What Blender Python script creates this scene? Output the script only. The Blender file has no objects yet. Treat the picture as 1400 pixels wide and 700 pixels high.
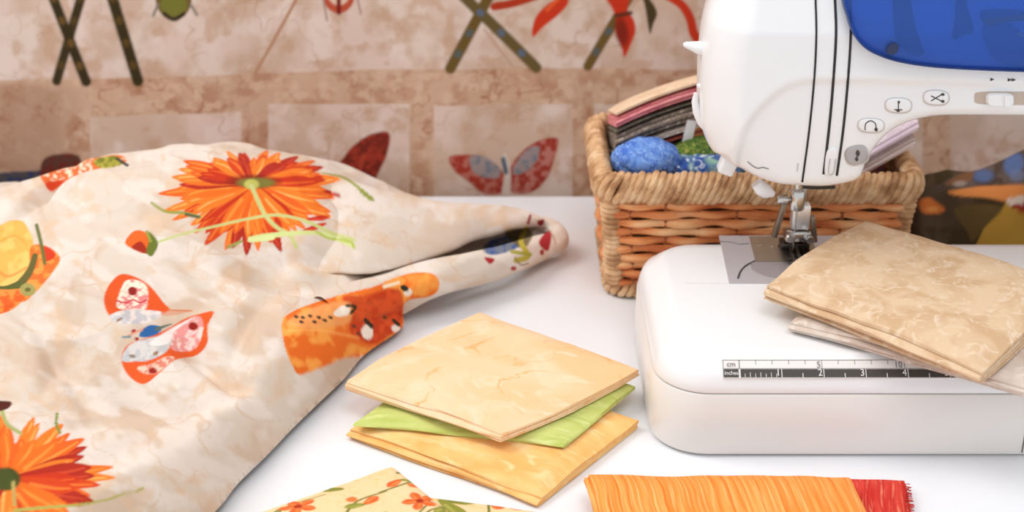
import bpy, bmesh, math, random
import numpy as np
from mathutils import Vector, Matrix
from mathutils.geometry import delaunay_2d_cdt
random.seed(7); rng = np.random.default_rng(7)
C = bpy.context.scene.collection
R = math.radians
T = 0.75                      # table top height
CH = 0.48                     # camera above the table top
PITCH = R(25.0)
F = 1923.0

# ------------------------------------------------------------ camera, world, lights, exposure
cam_d = bpy.data.cameras.new('camera'); cam = bpy.data.objects.new('camera', cam_d); C.objects.link(cam)
cam.location = (0, 0, T + CH); cam.rotation_euler = (math.pi/2 - PITCH, 0, 0)
cam_d.sensor_width = 36; cam_d.lens = F/1400*36; cam_d.clip_start = 0.02
cam_d.dof.use_dof = True; cam_d.dof.focus_distance = 0.88; cam_d.dof.aperture_fstop = 6.5
bpy.context.scene.camera = cam
S = bpy.context.scene
S.view_settings.view_transform = 'Standard'; S.view_settings.look = 'None'
S.view_settings.exposure = 0.0; S.view_settings.gamma = 1.0; S.view_settings.use_curve_mapping = False
w = bpy.data.worlds.new('world'); S.world = w; w.use_nodes = True
w.node_tree.nodes['Background'].inputs[0].default_value = (0.955, 0.985, 1.02, 1)
w.node_tree.nodes['Background'].inputs[1].default_value = 0.88
def area(name, loc, target, size, power, col=(1, 1, 1)):
    d = bpy.data.lights.new(name, 'AREA'); d.shape = 'RECTANGLE'; d.size = size[0]; d.size_y = size[1]
    d.energy = power; d.color = col
    o = bpy.data.objects.new(name, d); C.objects.link(o); o.location = loc
    o.rotation_euler = (Vector(target) - Vector(loc)).to_track_quat('-Z', 'Y').to_euler()
    return o
area('window_light', (-0.95, 1.08, T + 1.30), (0.05, 0.80, T), (0.8, 0.8), 15, (1, 0.99, 0.98))
area('overhead_fill', (0.35, 0.25, T + 1.75), (0.1, 0.9, T), (0.9, 0.9), 8, (1, 0.99, 0.98))  # unseen fill lamp, added overhead to brighten the fronts

# ------------------------------------------------------------ pixel helpers (photo frame 1400x700)
cp, sp = math.cos(PITCH), math.sin(PITCH)
def ray(px, py):
    a = (px - 700)/F; b = (350 - py)/F
    return a, cp + b*sp, -sp + b*cp          # world dir for unit depth
def at_z(px, py, z):
    x, y, zz = ray(px, py); t = (z - CH)/zz
    return (x*t, y*t, z + T)
def at_y(px, py, Y):
    x, y, zz = ray(px, py); t = Y/y
    return (x*t, Y, CH + zz*t + T)
def proj(P):
    X = P[:, 0]; Y = P[:, 1]; Z = P[:, 2] - T - CH
    d = Y*cp - Z*sp; u = Y*sp + Z*cp
    return np.stack([700 + F*X/d, 350 - F*u/d], 1)
def lin(c):
    r = []
    for v in c[:3]:
        v = v/255.0
        r.append(v/12.92 if v <= 0.04045 else ((v + 0.055)/1.055)**2.4)
    return tuple(r)
def L4(c): return lin(c) + (1,)

# ------------------------------------------------------------ noise, polygons, painting
def _hash(ix, iy, s):
    n = (ix.astype(np.int64)*374761393 + iy.astype(np.int64)*668265263 + s*1274126177) & 0x7fffffff
    n = (n ^ (n >> 13))*1274126177 & 0x7fffffff
    return ((n ^ (n >> 16)) & 0xffff)/65535.0
def vnoise(x, y, s=0):
    ix = np.floor(x); iy = np.floor(y); fx = x-ix; fy = y-iy
    fx = fx*fx*(3-2*fx); fy = fy*fy*(3-2*fy)
    a = _hash(ix, iy, s); b = _hash(ix+1, iy, s); c = _hash(ix, iy+1, s); d = _hash(ix+1, iy+1, s)
    return (a*(1-fx)+b*fx)*(1-fy) + (c*(1-fx)+d*fx)*fy
def fbm(x, y, s=0, o=4):
    r = 0; a = 0.5; t = 0
    for i in range(o):
        r = r + a*vnoise(x*2**i, y*2**i, s+i*17); t += a; a *= 0.5
    return r/t
def smooth_poly(pts, n=6, closed=True):
    pts = [np.array(p, float) for p in pts]; out = []; N = len(pts)
    rr = range(N) if closed else range(N-1)
    for i in rr:
        if closed: p0, p1, p2, p3 = pts[i-1], pts[i], pts[(i+1) % N], pts[(i+2) % N]
        else: p0, p1, p2, p3 = pts[max(i-1, 0)], pts[i], pts[i+1], pts[min(i+2, N-1)]
        for k in range(n):
            t = k/n
            out.append(0.5*((2*p1)+(-p0+p2)*t+(2*p0-5*p1+4*p2-p3)*t*t+(-p0+3*p1-3*p2+p3)*t**3))
    if not closed: out.append(pts[-1])
    return np.array(out)
def sdf_poly(P, V):
    """signed distance, positive inside"""
    V = np.asarray(V, float); d = np.full(len(P), 1e9); ins = np.zeros(len(P), bool)
    for i in range(len(V)):
        a = V[i-1]; b = V[i]; ab = b-a; L = (ab*ab).sum() + 1e-18
        pa = P-a; t = np.clip((pa@ab)/L, 0, 1)
        q = pa-t[:, None]*ab; d = np.minimum(d, (q*q).sum(1))
        c = ((a[1] > P[:, 1]) != (b[1] > P[:, 1]))
        if abs(b[1]-a[1]) > 1e-12:
            ins ^= c & (P[:, 0] < (b[0]-a[0])*(P[:, 1]-a[1])/(b[1]-a[1])+a[0])
    d = np.sqrt(d); return np.where(ins, d, -d)
def dist_line(P, V):
    """distance to open polyline and parameter 0..1"""
    V = np.asarray(V, float); seg = np.linalg.norm(np.diff(V, axis=0), axis=1); cum = np.r_[0, np.cumsum(seg)]
    d = np.full(len(P), 1e18); tt = np.zeros(len(P))
    for i in range(len(V)-1):
        a = V[i]; ab = V[i+1]-a; L = (ab*ab).sum()+1e-18
        pa = P-a; t = np.clip((pa@ab)/L, 0, 1); q = pa-t[:, None]*ab; dd = (q*q).sum(1)
        m = dd < d; d[m] = dd[m]; tt[m] = (cum[i]+t[m]*seg[i])/cum[-1]
    return np.sqrt(d), tt
class Paint:
    """dyes a print into a cloth: colours per vertex"""
    def __init__(s, Q, base):
        s.Q = Q; s.ordx = np.argsort(Q[:, 0], kind='stable'); s.sx = Q[s.ordx, 0]; s.col = np.tile(np.array(lin(base)), (len(Q), 1))
    def mix(s, idx, w, c):
        c = np.array(lin(c)); s.col[idx] = s.col[idx]*(1-w[:, None]) + c*w[:, None]
    def box(s, lo, hi): 
        k = s.ordx[np.searchsorted(s.sx, lo[0]):np.searchsorted(s.sx, hi[0])]
        return k[(s.Q[k, 1] > lo[1]) & (s.Q[k, 1] < hi[1])]
    def poly(s, pts, c, soft=1.5, a=1.0, sm=True, mott=None, sc=9):
        V = smooth_poly(pts) if sm else np.array(pts, float)
        i = s.box(V.min(0)-4, V.max(0)+4)
        if len(i) == 0: return
        d = sdf_poly(s.Q[i], V); wgt = np.clip(d/soft+0.5, 0, 1)*a
        s.mix(i, wgt, c)
        if mott:
            n = fbm(s.Q[i, 0]/sc, s.Q[i, 1]/sc, int(pts[0][0]) % 97, 3)
            s.mix(i, wgt*np.clip((n-0.45)*6, 0, 1), mott)
    def line(s, pts, wd, c, soft=1.3, a=1.0, sm=True):
        V = smooth_poly(pts, 5, False) if sm else np.array(pts, float)
        w0, w1 = wd if isinstance(wd, tuple) else (wd, wd); m = max(w0, w1)+3
        i = s.box(V.min(0)-m, V.max(0)+m)
        if len(i) == 0: return
        d, t = dist_line(s.Q[i], V); r = (w0*(1-t)+w1*t)/2
        s.mix(i, np.clip((r-d)/soft+0.5, 0, 1)*a, c)
    def ell(s, c0, rx, ry, ang, c, soft=1.3, a=1.0):
        i = s.box((c0[0]-max(rx, ry)-3, c0[1]-max(rx, ry)-3), (c0[0]+max(rx, ry)+3, c0[1]+max(rx, ry)+3))
        if len(i) == 0: return
        q = s.Q[i]-np.array(c0); ca, sa = math.cos(ang), math.sin(ang)
        u = (q[:, 0]*ca+q[:, 1]*sa)/rx; v = (-q[:, 0]*sa+q[:, 1]*ca)/ry
        d = (1-np.sqrt(u*u+v*v))*min(rx, ry); s.mix(i, np.clip(d/soft+0.5, 0, 1)*a, c)
    def mott(s, c, scale, lo, hi, amt, seed=0, asp=1.0, o=4, rot=0.0, warp=0.0):
        ca, sa = math.cos(rot), math.sin(rot)
        x = (s.Q[:, 0]*ca+s.Q[:, 1]*sa)/scale; y = (-s.Q[:, 0]*sa+s.Q[:, 1]*ca)/(scale*asp)
        if warp: x = x+warp*fbm(x*0.7, y*0.7, seed+50, 2); y = y+warp*fbm(x*0.7+9, y*0.7, seed+60, 2)
        n = fbm(x, y, seed, o); s.mix(slice(None), np.clip((n-lo)/(hi-lo), 0, 1)*amt, c)
    def veins(s, c, scale, width, amt, seed=0, reg=None):
        x = s.Q[:, 0]/scale; y = s.Q[:, 1]/scale
        n = fbm(x, y, seed, 3); wv = np.clip(1-np.abs(n-0.5)/width, 0, 1)*amt
        wv = wv*np.clip((fbm(x*0.6, y*0.6, seed+5, 2)-0.4)*5, 0, 1)
        if reg is not None: wv = wv*reg
        s.mix(slice(None), wv, c)
def petal(p, c0, tip, w, col, col2, bend=0.0):
    c0 = np.array(c0, float); tip = np.array(tip, float); ax = tip-c0; n = np.array([-ax[1], ax[0]])/(np.linalg.norm(ax)+1e-9)
    L = [c0+n*w*0.18, c0+ax*0.35+n*(w*0.42+bend*0.5), c0+ax*0.7+n*(w*0.5+bend), tip+n*bend*0.6, c0+ax*0.7-n*(w*0.5-bend), c0+ax*0.35-n*(w*0.42-bend*0.5), c0-n*w*0.18]
    p.poly(L, col, 1.2)
    p.line([c0+ax*0.25+n*w*0.12, c0+ax*0.65+n*(w*0.15+bend), c0+ax*0.9+n*bend*0.7], (w*0.3, w*0.12), col2, 1.5, 0.8)
def daisy(p, c, rx, ry, n, w, a0=0, a1=2*math.pi, seed=1, cols=None):
    r = random.Random(seed)
    cols = cols or [((226, 96, 28), (248, 150, 62)), ((196, 50, 18), (230, 100, 36)), ((236, 122, 38), (252, 182, 100)), ((172, 40, 22), (210, 74, 40)), ((232, 108, 30), (250, 150, 60)), ((206, 66, 22), (240, 128, 52))]
    for lay in range(3):
        for k in range(n):
            a = a0+(a1-a0)*(k+0.5*lay+r.uniform(-0.3, 0.3))/n; s = r.uniform(0.8, 1.02)*(1, 0.93, 0.78)[lay]
            cc = r.choice(cols)
            petal(p, (c[0]+rx*0.08*math.cos(a), c[1]+ry*0.08*math.sin(a)), (c[0]+rx*s*math.cos(a), c[1]+ry*s*math.sin(a)), w*r.uniform(0.8, 1.15), cc[0], cc[1], r.uniform(-2, 2))

# ------------------------------------------------------------ object helpers
def finish(name, me, mat, parent=None, smooth=True, autosm=None):
    """link a mesh whose vertices are world coordinates; origin goes to its base"""
    o = bpy.data.objects.new(name, me); C.objects.link(o)
    v = np.empty(len(me.vertices)*3); me.vertices.foreach_get('co', v); v = v.reshape(-1, 3)
    if parent is None:
        org = np.array([(v[:, 0].min()+v[:, 0].max())/2, (v[:, 1].min()+v[:, 1].max())/2, v[:, 2].min()])
        loc = org
    else:
        org = np.array([(v[:, 0].min()+v[:, 0].max())/2, (v[:, 1].min()+v[:, 1].max())/2, (v[:, 2].min()+v[:, 2].max())/2])
        loc = org - world_loc(parent)
    v = v-org; me.vertices.foreach_set('co', v.ravel()); o.location = loc
    if parent is not None: o.parent = parent
    if mat is not None:
        for m in (mat if isinstance(mat, (list, tuple)) else [mat]): me.materials.append(m)
    if smooth: me.polygons.foreach_set('use_smooth', [True]*len(me.polygons))
    me.update()
    if autosm:
        try: me.set_sharp_from_angle(angle=R(autosm))
        except Exception: pass
    return o
def world_loc(o):
    v = np.array(o.location, float)
    while o.parent is not None:
        o = o.parent; v = v+np.array(o.location, float)
    return v
def bm_obj(name, bm, mat, parent=None, smooth=True, autosm=40):
    bmesh.ops.recalc_face_normals(bm, faces=bm.faces)
    me = bpy.data.meshes.new(name); bm.to_mesh(me); bm.free()
    return finish(name, me, mat, parent, smooth, autosm)
def np_obj(name, V, Fc, mat, parent=None, col=None, uv=None, smooth=True, autosm=None):
    me = bpy.data.meshes.new(name); Fc = np.asarray(Fc, np.int32); V = np.asarray(V, float)
    me.vertices.add(len(V)); me.vertices.foreach_set('co', V.ravel()); me.loops.add(Fc.size); me.loops.foreach_set('vertex_index', Fc.ravel())
    me.polygons.add(len(Fc)); me.polygons.foreach_set('loop_start', np.arange(0, Fc.size, Fc.shape[1], dtype=np.int32)); me.update(calc_edges=True)
    if col is not None:
        ca = me.color_attributes.new('print', 'FLOAT_COLOR', 'POINT')
        ca.data.foreach_set('color', np.c_[col, np.ones(len(col))].astype(np.float32).ravel())
    if uv is not None:
        ul = me.uv_layers.new(name='UVMap'); li = np.empty(len(me.loops), np.int32); me.loops.foreach_get('vertex_index', li)
        ul.data.foreach_set('uv', np.asarray(uv, np.float32)[li].ravel())
    return finish(name, me, mat, parent, smooth, autosm)
def tag(o, label=None, cat=None, group=None, kind=None):
    if label: o['label'] = label
    if cat: o['category'] = cat
    if group: o['group'] = group
    if kind: o['kind'] = kind
    return o
def empty(name, loc, label, cat, group=None):
    o = bpy.data.objects.new(name, None); C.objects.link(o); o.location = loc; o.empty_display_size = 0.05
    return tag(o, label, cat, group)
def add_box(bm, c, s, rot=None, bev=0.0, seg=2):
    r = bmesh.ops.create_cube(bm, size=1); vs = r['verts']
    bmesh.ops.scale(bm, vec=s, verts=vs)
    if bev > 0:
        es = list({e for v in vs for e in v.link_edges})
        q = bmesh.ops.bevel(bm, geom=es, offset=bev, segments=seg, affect='EDGES', profile=0.5)
        vs = list({v for f in q['faces'] for v in f.verts} | {v for v in vs if v.is_valid})
    if rot is not None: bmesh.ops.rotate(bm, matrix=rot, cent=(0, 0, 0), verts=vs)
    bmesh.ops.translate(bm, vec=c, verts=vs); return vs
def add_tube(bm, pts, rad, n=10, caps=True, flat=None):
    pts = [Vector(p) for p in pts]; N = len(pts); rad = rad if isinstance(rad, (list, tuple, np.ndarray)) else [rad]*N
    rings = []; prev = None
    for i, p in enumerate(pts):
        t = (pts[min(i+1, N-1)]-pts[max(i-1, 0)]).normalized()
        if prev is None:
            up = Vector((0, 0, 1)) if abs(t.z) < 0.9 else Vector((1, 0, 0)); a = t.cross(up).normalized()
        else: a = (prev-t*prev.dot(t)).normalized()
        prev = a; b = t.cross(a)
        rings.append([bm.verts.new(p+(a*math.cos(2*math.pi*k/n)+b*math.sin(2*math.pi*k/n)*(flat or 1))*rad[i]) for k in range(n)])
    for i in range(N-1):
        for k in range(n): bm.faces.new((rings[i][k], rings[i][(k+1) % n], rings[i+1][(k+1) % n], rings[i+1][k]))
    if caps: bm.faces.new(rings[0][::-1]); bm.faces.new(rings[-1])
def add_prism(bm, poly3, ext, cap=True):
    """poly3: 3-D points; ext: vector"""
    a = [bm.verts.new(p) for p in poly3]; b = [bm.verts.new(Vector(p)+Vector(ext)) for p in poly3]
    n = len(a); bm.faces.new(a); bm.faces.new(b[::-1])
    for i in range(n): bm.faces.new((a[i], b[i], b[(i+1) % n], a[(i+1) % n]))
def add_lathe(bm, c, prof, n=24, axis='Z'):
    rings = []
    for r, h in prof:
        ring = []
        for k in range(n):
            a = 2*math.pi*k/n; x, y = r*math.cos(a), r*math.sin(a)
            v = {'Z': (x, y, h), 'Y': (x, h, y), 'X': (h, x, y)}[axis]
            ring.append(bm.verts.new((c[0]+v[0], c[1]+v[1], c[2]+v[2])))
        rings.append(ring)
    for i in range(len(rings)-1):
        for k in range(n): bm.faces.new((rings[i][k], rings[i][(k+1) % n], rings[i+1][(k+1) % n], rings[i+1][k]))
    bm.faces.new(rings[0][::-1]); bm.faces.new(rings[-1])

# ------------------------------------------------------------ materials
def new_mat(name, rough=0.7, metal=0.0, spec=0.5):
    m = bpy.data.materials.new(name); m.use_nodes = True; b = m.node_tree.nodes['Principled BSDF']
    b.inputs['Roughness'].default_value = rough; b.inputs['Metallic'].default_value = metal
    b.inputs['Specular IOR Level'].default_value = spec
    return m, m.node_tree, b
def plain(name, c, rough=0.5, metal=0.0, spec=0.5, var=0.03, scale=40, coat=0):
    m, nt, b = new_mat(name, rough, metal, spec)
    tc = nt.nodes.new('ShaderNodeTexCoord'); n = nt.nodes.new('ShaderNodeTexNoise'); n.inputs['Scale'].default_value = scale
    nt.links.new(tc.outputs['Object'], n.inputs['Vector'])
    mx = nt.nodes.new('ShaderNodeMix'); mx.data_type = 'RGBA'
    l = lin(c); mx.inputs[6].default_value = tuple(v*(1-var) for v in l)+(1,); mx.inputs[7].default_value = tuple(min(1, v*(1+var)) for v in l)+(1,)
    nt.links.new(n.outputs['Fac'], mx.inputs[0]); nt.links.new(mx.outputs[2], b.inputs['Base Color'])
    if coat: b.inputs['Coat Weight'].default_value = coat; b.inputs['Coat Roughness'].default_value = 0.08
    return m
def weave(nt, b, strength=0.15, scale=900, src='Object'):
    tc = nt.nodes.new('ShaderNodeTexCoord'); n = nt.nodes.new('ShaderNodeTexNoise'); n.inputs['Scale'].default_value = scale; n.inputs['Detail'].default_value = 2
    nt.links.new(tc.outputs[src], n.inputs['Vector']); bp = nt.nodes.new('ShaderNodeBump'); bp.inputs['Strength'].default_value = strength; bp.inputs['Distance'].default_value = 0.0006
    nt.links.new(n.outputs['Fac'], bp.inputs['Height']); nt.links.new(bp.outputs['Normal'], b.inputs['Normal'])
def printed(name, rough=0.85):
    m, nt, b = new_mat(name, rough, 0, 0.25)
    a = nt.nodes.new('ShaderNodeVertexColor'); a.layer_name = 'print'
    nt.links.new(a.outputs['Color'], b.inputs['Base Color']); weave(nt, b); return m
def cloth(name, c0, c1, c2=None, scale=18, lo=0.42, hi=0.62, rough=0.85, stretch=(1, 1, 1), rot=0.0, vein=None, vscale=9, vwidth=0.03, dist=1.0, src='UV'):
    """mottled dyed cotton on the cloth's own coordinates (metres)"""
    m, nt, b = new_mat(name, rough, 0, 0.25); N = nt.nodes; Lk = nt.links
    tc = N.new('ShaderNodeTexCoord'); mp = N.new('ShaderNodeMapping'); mp.inputs['Scale'].default_value = stretch; mp.inputs['Rotation'].default_value = (0, 0, rot)
    Lk.new(tc.outputs[src], mp.inputs['Vector'])
    def nz(sc, det=5, ds=dist):
        n = N.new('ShaderNodeTexNoise'); n.inputs['Scale'].default_value = sc; n.inputs['Detail'].default_value = det; n.inputs['Distortion'].default_value = ds
        Lk.new(mp.outputs['Vector'], n.inputs['Vector']); return n
    def ramp(n, a, bb):
        r = N.new('ShaderNodeMapRange'); r.inputs[1].default_value = a; r.inputs[2].default_value = bb; Lk.new(n.outputs['Fac'], r.inputs[0]); return r
    def mix(f, a, bb):
        x = N.new('ShaderNodeMix'); x.data_type = 'RGBA'; Lk.new(f, x.inputs[0])
        if isinstance(a, tuple): x.inputs[6].default_value = a
        else: Lk.new(a, x.inputs[6])
        x.inputs[7].default_value = bb; return x.outputs[2]
    o = mix(ramp(nz(scale), lo, hi).outputs[0], L4(c0), L4(c1))
    if c2: o = mix(ramp(nz(scale*2.7, 6, dist*1.5), 0.52, 0.68).outputs[0], o, L4(c2))
    if vein:
        n = nz(vscale, 3, 0.6); s1 = N.new('ShaderNodeMath'); s1.operation = 'SUBTRACT'; Lk.new(n.outputs['Fac'], s1.inputs[0]); s1.inputs[1].default_value = 0.5
        s2 = N.new('ShaderNodeMath'); s2.operation = 'ABSOLUTE'; Lk.new(s1.outputs[0], s2.inputs[0])
        r = N.new('ShaderNodeMapRange'); r.inputs[1].default_value = 0; r.inputs[2].default_value = vwidth; r.inputs[3].default_value = 0.75; r.inputs[4].default_value = 0; Lk.new(s2.outputs[0], r.inputs[0])
        k = ramp(nz(vscale*1.3, 2, 0), 0.48, 0.6); mm = N.new('ShaderNodeMath'); mm.operation = 'MULTIPLY'; Lk.new(r.outputs[0], mm.inputs[0]); Lk.new(k.outputs[0], mm.inputs[1])
        o = mix(mm.outputs[0], o, L4(vein))
    Lk.new(o, b.inputs['Base Color']); weave(nt, b); return m

M_white = plain('machine_white', (240, 240, 241), 0.28, 0, 0.5, 0.01, 10, 0.3)
M_cream = plain('machine_warm_white', (236, 231, 226), 0.35, 0, 0.5, 0.01, 10, 0.2)
M_table = plain('table_laminate', (238, 239, 242), 0.33, 0, 0.4, 0.01, 3)
M_dark = plain('black_plastic', (28, 27, 26), 0.5)
M_grey = plain('grey_plastic', (176, 172, 172), 0.4)
M_midgrey = plain('mid_grey_ink', (120, 118, 118), 0.6)
M_ink = plain('dark_ink', (66, 60, 56), 0.6)
M_steel = plain('polished_steel', (205, 203, 200), 0.16, 1.0, 0.5, 0.04)
M_plate = plain('brushed_steel', (198, 194, 198), 0.42, 0.3, 0.5, 0.03, 200)
M_plate2 = plain('stitch_plate_steel', (176, 162, 146), 0.3, 0.6, 0.5, 0.05, 60)
M_print = printed('printed_cotton')
M_wicker = None

# ------------------------------------------------------------ the setting
def struct(name, bm, mat): return tag(bm_obj(name, bm, mat, None, False), kind='structure')
bm = bmesh.new(); add_box(bm, (0, 0.3, -0.01), (5, 4, 0.02)); struct('floor', bm, plain('floor_boards', (168, 140, 112), 0.5, 0, 0.4, 0.15, 6))
bm = bmesh.new(); add_box(bm, (0, 1.27, 1.3), (5, 0.06, 2.6)); struct('wall_back', bm, plain('wall_paint', (214, 200, 184), 0.8, 0, 0.3, 0.02, 8))

# table
tb = empty('table', (0, 0.72, 0), 'white laminate sewing table under all the fabrics and the machine', 'table')
bm = bmesh.new(); add_box(bm, (0, 0.7285, T-0.0125), (1.9, 0.857, 0.025), bev=0.003); bm_obj('tabletop', bm, M_table, tb)
for sx in (-0.88, 0.88):
    for yy in (0.36, 1.10):
        bm = bmesh.new(); add_box(bm, (sx, yy, (T-0.025)/2), (0.05, 0.05, T-0.025), bev=0.004); bm_obj('leg', bm, M_white, tb)
bm = bmesh.new()
for yy in (0.36, 1.10): add_box(bm, (0, yy, T-0.06), (1.71, 0.02, 0.068))
for sx in (-0.88, 0.88): add_box(bm, (sx, 0.73, T-0.06), (0.02, 0.69, 0.068))
bm_obj('apron', bm, M_white, tb)

# ------------------------------------------------------------ printed backdrop hanging behind the table
YB = 1.185
def wall_px(x, z):                      # frame of the print: photo-like units on the cloth's own plane
    k = 1576.0
    return x, z
def backdrop():
    xs = np.unique(np.round(np.r_[np.arange(-1.0, -0.47, 0.005), np.arange(-0.47, 0.47, 0.0011), np.arange(0.47, 1.0001, 0.005)], 5))
    zs = np.unique(np.round(np.r_[np.arange(-0.25, -0.02, 0.02), np.arange(-0.02, 0.24, 0.0011), np.arange(0.24, 0.32, 0.002), np.arange(0.32, 0.80, 0.005)], 5))
    X, Z = np.meshgrid(xs, zs); nx, nz = len(xs), len(zs)
    hang = 0.0022*np.sin(X*23+1.3*np.sin(X*9)) + 0.0012*np.sin(X*61+2) 
    V = np.stack([X, YB+hang, Z+T], -1).reshape(-1, 3)
    flat = V.copy(); flat[:, 1] = YB; Q = proj(flat)
    p = Paint(Q, (207, 181, 164))
    p.mott((190, 160, 136), 60, 0.42, 0.62, 0.8, 1, 1.0, 4); p.mott((214, 194, 178), 36, 0.5, 0.68, 0.7, 5)
    p.mott((182, 142, 112), 22, 0.56, 0.72, 0.6, 9)
    # brown stencilled bands
    x = Q[:, 0]; y = Q[:, 1]
    def band(f, soft=2.0): return np.clip(f/soft+0.5, 0, 1)
    top = 110-(x/600)*16; top = np.where(x > 600, 94, top); bot = np.where(x < 360, 163-(x/360)*12, 143)
    reg = band(np.minimum(y-top, bot-y))
    for a, b in ((-10, 124), (330, 366), (560, 593), (783, 812), (1262, 1300)):
        reg = np.maximum(reg, band(np.minimum(np.minimum(x-a, b-x), y-bot+3)))
    n1 = fbm(x/26, y/18, 31, 4); n2 = fbm(x/13, y/13, 37, 3)
    p.mix(slice(None), reg*0.85, (190, 152, 122)); p.mix(slice(None), reg*np.clip((n1-0.45)*4, 0, 1)*.8, (168, 122, 92))
    p.mix(slice(None), reg*np.clip((n2-0.54)*5, 0, 1)*0.7, (205, 172, 145))
    p.veins((150, 92, 58), 22, 0.035, 0.8, 12, reg)
    p.veins((176, 140, 112), 40, 0.02, 0.7, 22)
    lft = np.clip((130-x)/60, 0, 1)*np.clip((y-105)/20, 0, 1); p.mix(slice(None), lft*0.55, (140, 98, 72))  # soft darker brown wash towards the left, below the upper panels
    # sticks
    def stick(a, b, wd, c, c2):
        p.line([a, b], wd, c, 3, 1, False)
        a = np.array(a, float); b = np.array(b, float)
        for k in range(7):
            t = (k+0.3)/7; q = a+(b-a)*t; p.ell(q, 6, wd*0.3, math.atan2(*(b-a)[::-1]), c2, 2.5, 0.75)
    stick((142, -104), (78, 110), 13, (52, 40, 12), (84, 62, 22)); stick((33, -104), (119, 110), 14, (50, 38, 12), (108, 76, 30))
    stick((124, -104), (189, 110), 15, (52, 40, 12), (92, 66, 24))
    p.ell((238, -4), 25, 31, 0, (104, 76, 34), 2); p.ell((238, 6), 19, 16, 0, (110, 116, 40), 5, 0.7); p.line([(225, 18), (238, 26), (252, 18)], 5, (44, 34, 20), 2)
    p.line([(216, 6), (210, 21)], 4, (130, 116, 104), 2); p.line([(262, 6), (270, 19)], 4, (130, 116, 104), 2)
    p.line([(410, -10), (380, 45), (349, 100)], (5, 3), (168, 118, 84), 2.5)
    p.ell((463, -30), 12, 12, 0, (70, 40, 28), 2); p.ell((238, -36), 14, 12, 0, (60, 48, 24), 2)
    p.ell((463, -8), 22, 27, 0, (176, 74, 48), 2); p.ell((463, -12), 16, 20, 0, (214, 178, 155), 2); p.line([(463, -10), (463, 18)], 6, (116, 26, 12), 2)
    p.line([(442, 0), (447, 28)], 2.5, (150, 120, 100), 2); p.line([(488, -2), (493, 20)], 2.5, (150, 120, 100), 2)
    stick((722, -104), (616, 92), 15, (100, 76, 32), (74, 92, 92)); stick((536, -104), (733, 93), 15, (96, 78, 40), (84, 100, 122))
    p.line([(662, 40), (700, 90)], 2.5, (178, 140, 118), 2)
    p.line([(840, -62), (790, -30), (740, -8), (705, 4), (676, 9)], (10, 11), (166, 48, 20), 2)
    p.poly([(782, -12), (755, 2), (735, 20), (728, 38), (729, 51), (742, 38), (762, 22), (775, 8), (786, -12), (845, -60), (800, -40)], (190, 50, 18), 2.5)
    p.line([(770, -8), (748, 14)], 5, (222, 96, 40), 3, 0.7)
    stick((920, -104), (804, 91), 13, (104, 78, 34), (70, 92, 96))
    p.poly([(826, -12), (836, 10), (842, 25), (842, 45), (850, 66), (854, 78), (862, 62), (869, 42), (866, 26), (858, 14), (862, -12), (852, -62), (836, -60)], (186, 46, 18), 2.5)
    p.ell((850, 44), 9, 20, -0.15, (104, 26, 12), 6, 0.8); p.line([(843, 22), (862, 18)], 6, (90, 40, 18), 3)
    p.poly([(876, -12), (882, 10), (888, 45), (893, 32), (898, 16), (888, -2)], (66, 52, 22), 2.5)
    p.line([(858, -60), (890, -34), (905, -12), (930, 4), (943, 24), (948, 44), (958, 58)], (10, 13), (186, 48, 18), 2.5)
    # butterflies
    def wing(pts, c, m=None): p.poly(pts, c, 2.5, 1, True, m, 7)
    wing([(435, 236), (462, 224), (480, 203), (505, 186), (531, 183), (529, 210), (516, 240), (505, 262), (480, 252), (450, 244)], (112, 34, 20), (150, 48, 30))
    p.line([(497, 214), (489, 242)], 6, (176, 64, 40), 4, .7)
    wing([(614, 214), (632, 210), (660, 214), (688, 236), (690, 262), (662, 264), (640, 246), (622, 232)], (156, 52, 36), (176, 100, 84))
    wing([(763, 191), (742, 191), (716, 206), (696, 234), (698, 262), (726, 264), (748, 244), (758, 216)], (150, 50, 36), (180, 110, 96))
    p.poly([(642, 214), (664, 214), (684, 232), (678, 244), (650, 236)], (150, 138, 132), 3, .9, True, (104, 114, 122), 6)
    p.poly([(738, 203), (720, 206), (702, 230), (706, 240), (728, 228)], (146, 134, 130), 3, .9, True, (104, 114, 122), 6)
    p.line([(690, 212), (694, 236), (692, 262)], (5, 12), (206, 188, 172), 2.5); p.line([(688, 218), (692, 236)], 6, (64, 86, 104), 3)
    wing([(-30, 240), (0, 236), (40, 234), (70, 236), (70, 275), (-30, 290)], (74, 66, 66), (46, 52, 84))
    wing([(55, 232), (62, 216), (84, 210), (108, 212), (110, 228), (90, 250), (60, 250)], (84, 46, 34), (104, 30, 20))
    p.col = np.minimum(p.col*np.array([1.10, 1.15, 1.22]), 1)
    # off-frame repeats so the print carries on
    for ox in (-230, 1560): stick((ox, -60), (ox+60, 105), 14, (60, 46, 16), (100, 76, 32))
    idx = (np.arange(nz-1)[:, None]*nx + np.arange(nx-1)[None]).ravel()
    Fc = np.stack([idx, idx+1, idx+nx+1, idx+nx], 1)
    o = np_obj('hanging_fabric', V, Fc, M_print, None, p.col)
    tag(o, 'brown and beige printed fabric with crossed sticks, red petals and butterflies hanging behind the table', 'fabric')
    return o
backdrop()

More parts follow.
